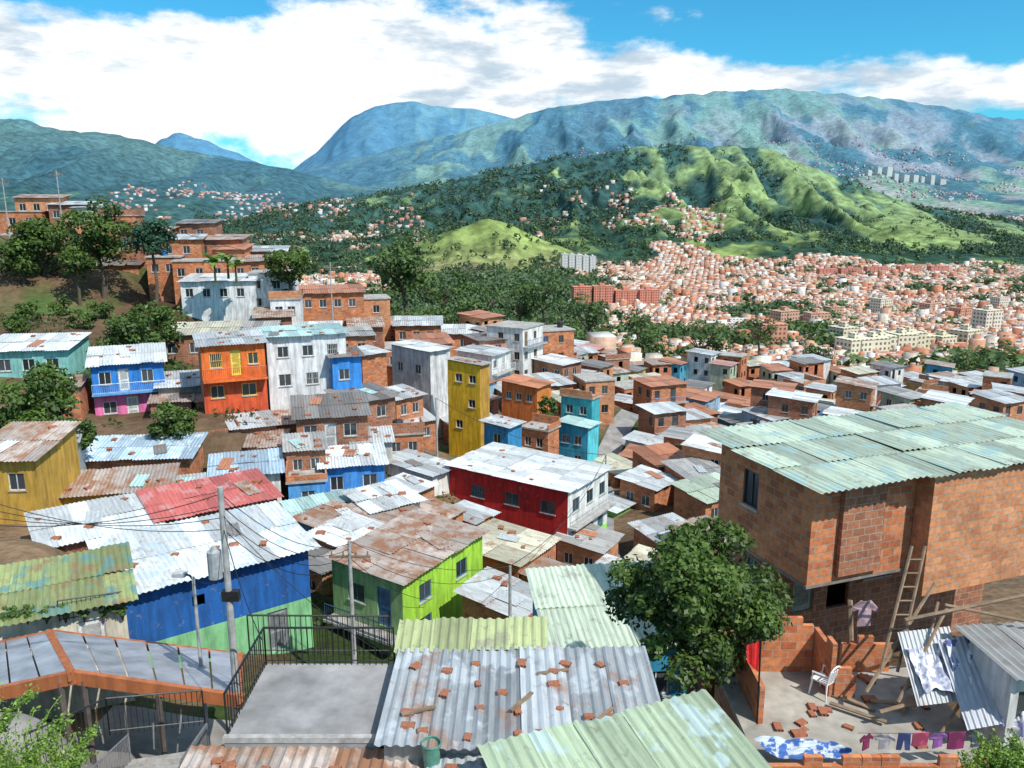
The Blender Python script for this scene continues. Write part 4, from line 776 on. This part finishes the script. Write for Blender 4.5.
def boxes(X,Y,Z,A,W,L,H,wc,rc,name,**k):
    n=len(X); c,s=np.cos(A),np.sin(A); V=np.zeros((n,8,3))
    g=NR.uniform(-.10,.10,(n,2))
    for i,(a,b) in enumerate(((-.5,-.5),(.5,-.5),(.5,.5),(-.5,.5))):
        x=X+a*W*c-b*L*s;y=Y+a*W*s+b*L*c; V[:,i,0]=x;V[:,i,1]=y;V[:,i,2]=Z-3;V[:,i+4,0]=x;V[:,i+4,1]=y;V[:,i+4,2]=Z+H+b*L*g[:,0]
    F=np.array([(4,5,6,7),(0,1,5,4),(1,2,6,5),(2,3,7,6),(3,0,4,7)]); F=(np.arange(n)[:,None,None]*8+F[None]).reshape(-1,4)
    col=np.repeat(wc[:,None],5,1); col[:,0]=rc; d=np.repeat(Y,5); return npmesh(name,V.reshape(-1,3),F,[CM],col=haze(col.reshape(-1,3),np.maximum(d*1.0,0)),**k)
def park(x,y,d,u):
    z=(ss(370,430,u)*(1-ss(560,640,u))*ss(300,360,d)*(1-ss(1350,1500,d)))*.95+(ss(590,640,u)*(1-ss(820,900,u))*ss(430,480,d)*(1-ss(560,680,d)))*.5
    z=z+(ss(930,980,u)*ss(250,290,d)*(1-ss(380,450,d)))*.3+(u<420)*.5*ss(200,250,d)*(1-ss(900,1200,d))
    return fbm(x/55,y/55,91,4)+z*.5
out=[];tr=[]
for (d0,d1,cl,hm) in ((YEND,420,5.5,2.9),(420,1000,7.0,3.5),(1000,2200,9.5,4.2)):
    gx=np.arange(-.62*d1,1.0*d1,cl*1.03); gy=np.arange(d0,d1,cl*1.06); X,Y=np.meshgrid(gx,gy); X=X.ravel()+NR.normal(0,cl*.08,X.size);Y=Y.ravel()+NR.normal(0,cl*.08,Y.size)
    X=X+.25*Y
    r,d,u=polar(X,Y); pk=park(X,Y,d,u); st=((np.floor(X/cl)%13)==0)
    ok=(u>250)&(u<1250)&(pk<.68)&~st
    ok&=~((d<215)&(u<480))
    rg=fbm(X/90,Y/90,95,4); ok&=(d<1350+250*rg)|((u>575)&(d<1480+420*rg+120*np.exp(-((u-700)/50)**2)))|((u<400)&(rg>.62)&(d<2100))
    ok&=~((d>1300)&(u>385)&(u<575))
    tr.append(np.stack([X,Y],1)[(u>250)&(u<1250)&~ok&(d<1900)&(d>200)&((pk>.65)|((NR.rand(len(X))<.05)))])
    x,y=X[ok],Y[ok]; A=.35*np.floor(4*vn(x/170,y/170,7))+.3+NR.normal(0,.06,len(x)); wc,rc=citycolors(len(x)); n=len(x)
    H=hm*NR.uniform(.5,1.6,n)*np.where(NR.rand(n)<.04,2.0,1); Z=HT(x,y); W_=cl*NR.uniform(.75,1.1,n);L_=cl*NR.uniform(.72,1.0,n)
    out.append((x,y,Z,A,W_,L_,H,wc,rc))
    k=NR.rand(n)<(.6 if d0<1000 else .2); wc2,rc2=citycolors(n); sx_=NR.uniform(-.18,.18,n)*cl
    out.append(((x+sx_)[k],(y+sx_)[k],(Z+H)[k],A[k],(W_*NR.uniform(.3,.65,n))[k],(L_*NR.uniform(.3,.65,n))[k],NR.uniform(1.0,2.6,n)[k],wc2[k],rc2[k]))
n=8500; d=NR.uniform(3200,7000,n);u=NR.uniform(520,1250,n); X=(u-512)/800*d; k=(fbm(X/300,d/420,101,4)>.51); X=X[k];Y=d[k]; wc,rc=citycolors(len(X)); m=len(X); out.append((X,Y,HT(X,Y),NR.rand(m)*3,NR.uniform(8,18,m),NR.uniform(8,14,m),NR.uniform(5,10,m),wc,rc))
n=2200; d=NR.uniform(1800,3900,n);u=NR.uniform(120,430,n); X=(u-512)/800*d; k=fbm(X/170,d/240,111,4)>.53; X=X[k];Y=d[k]; wc,rc=citycolors(len(X)); m=len(X); out.append((X,Y,HT(X,Y),NR.rand(m)*3,NR.uniform(8,14,m),NR.uniform(8,12,m),NR.uniform(4,8,m),wc,rc))
n=2000; d=NR.uniform(1750,2500,n);u=NR.uniform(520,720,n); X=(u-512)/800*d; k=fbm(X/100,d/140,117,4)>.56; X=X[k];Y=d[k]; wc,rc=citycolors(len(X)); m=len(X); out.append((X,Y,HT(X,Y),NR.rand(m)*3,NR.uniform(7,12,m),NR.uniform(7,10,m),NR.uniform(4,7,m),wc,rc))
cat=[np.concatenate([o[i] for o in out]) for i in range(9)]
boxes(*cat,'distant_city_houses',kind='stuff',label='dense brick neighbourhoods filling the valley')
T_=np.concatenate(tr)
def woods(T_,name,K,rmin,rmax,ls,label,pal):
    n=len(T_); z=HT(T_[:,0],T_[:,1]); r=NR.uniform(rmin,rmax,n); d=NR.normal(size=(n,K,3)); d/=np.linalg.norm(d,axis=2)[:,:,None]; d[:,:,2]=np.abs(d[:,:,2])*1.0
    C=np.stack([T_[:,0],T_[:,1],z],1)[:,None]+d*r[:,None,None]*NR.uniform(.7,1.1,(n,K,1))*np.array([1,1,1.25]); C[:,:,2]+=(r*.3)[:,None]
    N=(d+NR.normal(size=d.shape)*.35); N/=np.linalg.norm(N,axis=2)[:,:,None]; t=np.clip(.2+.35*d[:,:,2]+.3*NR.rand(n,K)+(NR.rand(n,1)-.5)*.5,0,1)  # clump tops toned lighter, shading put into the leaf colour
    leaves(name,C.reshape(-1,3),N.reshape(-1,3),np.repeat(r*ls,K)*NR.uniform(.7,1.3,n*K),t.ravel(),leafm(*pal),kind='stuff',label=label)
dd=T_[:,1]; T1_=T_[dd<700]; woods(T1_[NR.rand(len(T1_))<.5],'valley_trees',44,2.6,7.0,.30,'trees filling valley parks',MIDG); T2_=T_[dd>=700]; woods(T2_[NR.rand(len(T2_))<.5],'distant_trees',22,4,8.5,.42,'far trees between neighbourhoods',((.032,.075,.035),(.13,.20,.07)))
n=16000; d=NR.uniform(1450,3000,n); u=NR.uniform(200,1200,n); X=(u-512)/800*d; mkv=MK(X,d,d,u,fbm(X/160,d/160,21,6),fbm(X/700,d/900,31,6),ridge(X,d,4)[0]); k=((mkv<.47)&(fbm(X/60,d/60,77,3)>.42)|(NR.rand(n)<.05))&~((u>570)&(d<1850)); X=X[k];d=d[k]; woods(np.stack([X,d],1),'hill_woods',11,5,11,.45,'woods on the hills',((.028,.068,.038),(.085,.145,.06)))
def block(u,v,d,W,L,fl,col,yaw,label):
    p=P(u,v,d); g=gz(p.x,p.y); H=fl*2.8; e=empty('apartment_block',(p.x,p.y,g-1),math.radians(yaw),label=label,cat='building',group='apartment blocks in the valley'); H+=1
    mb=MB(); mb.box(0,0,0,W,L,H); mb.box(-.3,-.3,H,W+.3,L+.3,H+.5); mb.box(W*.35,L*.3,H+.5,W*.6,L*.7,H+3.2)
    for k in range(1,int(W/7)): mb.box(k*7-.5,-.6,0,k*7+.5,-.002,H)
    mb.done('wall',[blockmat(col)],e)
@cached
def blockmat(col):
    m,nt,bs=newmat('apartment_facade'); g=nd(nt,'ShaderNodeNewGeometry'); uv=nd(nt,'ShaderNodeTexCoord').outputs['UV']; nn=nd(nt,'ShaderNodeSeparateXYZ',i0=g.outputs['Normal'])
    b=nd(nt,'ShaderNodeTexBrick',_offset=0.0,Scale=1.0); b.inputs['Mortar Size'].default_value=.7; b.inputs['Brick Width'].default_value=2.8; b.inputs['Row Height'].default_value=2.8; b.inputs['Mortar Smooth'].default_value=0.0; nt.links.new(uv,b.inputs['Vector'])
    f=mth(nt,'MULTIPLY',mth(nt,'SUBTRACT',1.0,b.outputs['Fac']),mth(nt,'LESS_THAN',nn.outputs[2],.5)); nt.links.new(mixc(nt,mth(nt,'MULTIPLY',f,.85),col,(.05,.05,.055)),bs.inputs['Base Color']); bs.inputs['Roughness'].default_value=.9; return m
for i in range(5): block(562+i*7,262,1450,11,14,11,(.66,.64,.62),5,'pale tall apartment tower')
for (u,w) in ((574,20),(594,22),(616,26),(640,22)): block(u,296,870,w,14,7 if u>600 else 9,(.62,.23,.15),8,'red brick apartment block')
for (u,v,w) in ((820,268,26),(842,264,30),(868,262,30),(900,272,30),(930,280,26)): block(u,v,1450,w*1.3,14,5,(.62,.25,.18),5,'red brick apartment block')
for (u,v,w) in ((850,362,16),(874,364,14),(896,366,14),(918,368,14),(842,350,14),(940,360,14),(966,352,16),(870,345,14),(905,348,16)): block(u,v,R.uniform(400,480),w*R.uniform(.7,1.0),12,R.choice([3,4,4]),R.choice([(.64,.57,.40),(.68,.62,.46),(.60,.54,.40)]),R.uniform(5,35),'cream low apartment block')
for (u,v,d_) in ((810,330,620),(830,318,700),(960,318,700),(985,330,560),(880,312,760),(760,352,480),(930,305,820),(1000,300,850),(780,330,600)): block(u,v,d_,R.uniform(12,20),12,R.choice([4,5,6]),R.choice([(.58,.27,.17),(.66,.58,.46),(.54,.32,.22)]),R.uniform(0,40),'mid-rise brick and plaster apartment block')
for i in range(9): block(868+i*9,176+(i%3)*6,5600,R.uniform(25,45),40,R.choice([14,18,22]),(.66,.66,.64),R.uniform(0,30),'distant white apartment tower')
for (u,v,w) in ((705,338,60),(330,285,60),(440,270,50),(560,268,30)): block(u,v,620 if u>600 else 900,w,14,2,(.62,.60,.57),4,'long low pale warehouse')
# ------------------------------------------------------------ world, sun, camera
w=bpy.data.worlds.new('World'); sc.world=w; w.use_nodes=True; nt=w.node_tree; bgn=nt.nodes['Background']
sdir=Vector((.48,-.46,.82)).normalized(); el=math.asin(sdir.z); az=math.atan2(sdir.x,sdir.y)
sky=nd(nt,'ShaderNodeTexSky',_sky_type='NISHITA',_sun_disc=False,_sun_elevation=el,_sun_rotation=az,_air_density=1.0,_dust_density=.5,_ozone_density=2.5)
g=nd(nt,'ShaderNodeTexCoord').outputs['Generated']; sx=nd(nt,'ShaderNodeSeparateXYZ',i0=g)
rr=mth(nt,'SQRT',mth(nt,'ADD',mth(nt,'MULTIPLY',sx.outputs[0],sx.outputs[0]),mth(nt,'MULTIPLY',sx.outputs[1],sx.outputs[1])))
az_=nd(nt,'ShaderNodeMath',_operation='ARCTAN2',i0=sx.outputs[0],i1=sx.outputs[1]).outputs[0]; ev=mth(nt,'DIVIDE',sx.outputs[2],rr)
cv=nd(nt,'ShaderNodeCombineXYZ',i0=az_,i1=mth(nt,'MULTIPLY',ev,1.9)).outputs[0]
nA=noise(nt,cv,7.5,10,.58); nB=noise(nt,scl(nt,cv,(1,1.5,1)),6.0,9,.58); nC=noise(nt,scl(nt,cv,(1,2.2,1)),13.0,6,.6)
def blob(u,v,su,sv,k):
    a=mth(nt,'DIVIDE',mth(nt,'SUBTRACT',az_,math.atan((u-512)/800)),su/800); b=mth(nt,'DIVIDE',mth(nt,'SUBTRACT',ev,elev(v)),sv/800)
    return mth(nt,'MULTIPLY',mth(nt,'POWER',2.718,mth(nt,'MULTIPLY',mth(nt,'ADD',mth(nt,'MULTIPLY',a,a),mth(nt,'MULTIPLY',b,b)),-1.0)),k)
bias=blob(230,95,330,75,.30)
for q in ((430,40,150,60,.17),(620,78,160,24,.20),(760,84,120,12,.10),(960,104,160,20,.24),(130,5,170,20,-.34),(800,20,260,38,-.16),(560,20,60,16,.1),(30,60,80,50,.06)): bias=mth(nt,'ADD',bias,blob(*q))
hi_=rng(nt,ev,.25,.6,0,.08)
dens=mth(nt,'ADD',mth(nt,'ADD',nA,bias),hi_)
mask=nd(nt,'ShaderNodeMapRange',_interpolation_type='SMOOTHSTEP',i0=dens,i1=.53,i2=.70,i3=0.0,i4=1.0).outputs[0]
sh_=mth(nt,'ADD',mth(nt,'ADD',mth(nt,'MULTIPLY',nB,.7),mth(nt,'MULTIPLY',nC,.3)),blob(250,120,120,70,.12))
shade=nd(nt,'ShaderNodeMapRange',_interpolation_type='SMOOTHSTEP',i0=sh_,i1=.41,i2=.56,i3=0.0,i4=1.0).outputs[0]
cloud=mixc(nt,shade,(4.3,5.3,6.2),(9.2,9.2,9.2))
skyc=mixc(nt,1.0,sky.outputs[0],(.28,1.02,1.22),'MULTIPLY')
nt.links.new(mixc(nt,mask,skyc,cloud),bgn.inputs[0]); bgn.inputs[1].default_value=.13
sl=bpy.data.lights.new('sun','SUN'); sl.energy=5.0; sl.angle=math.radians(.5); sl.color=(1,.96,.89); so=bpy.data.objects.new('sun',sl); so.rotation_euler=sdir.to_track_quat('Z','Y').to_euler(); sc.collection.objects.link(so)
cam=bpy.data.cameras.new('camera'); cam.lens=28.125; cam.sensor_width=36; cam.clip_end=60000; cam.clip_start=.1; co=bpy.data.objects.new('camera',cam); co.location=(0,0,0); co.rotation_euler=(math.pi/2-PIT,0,0); sc.collection.objects.link(co); sc.camera=co
sc.view_settings.view_transform='Standard'; sc.view_settings.look='None'; sc.view_settings.exposure=0
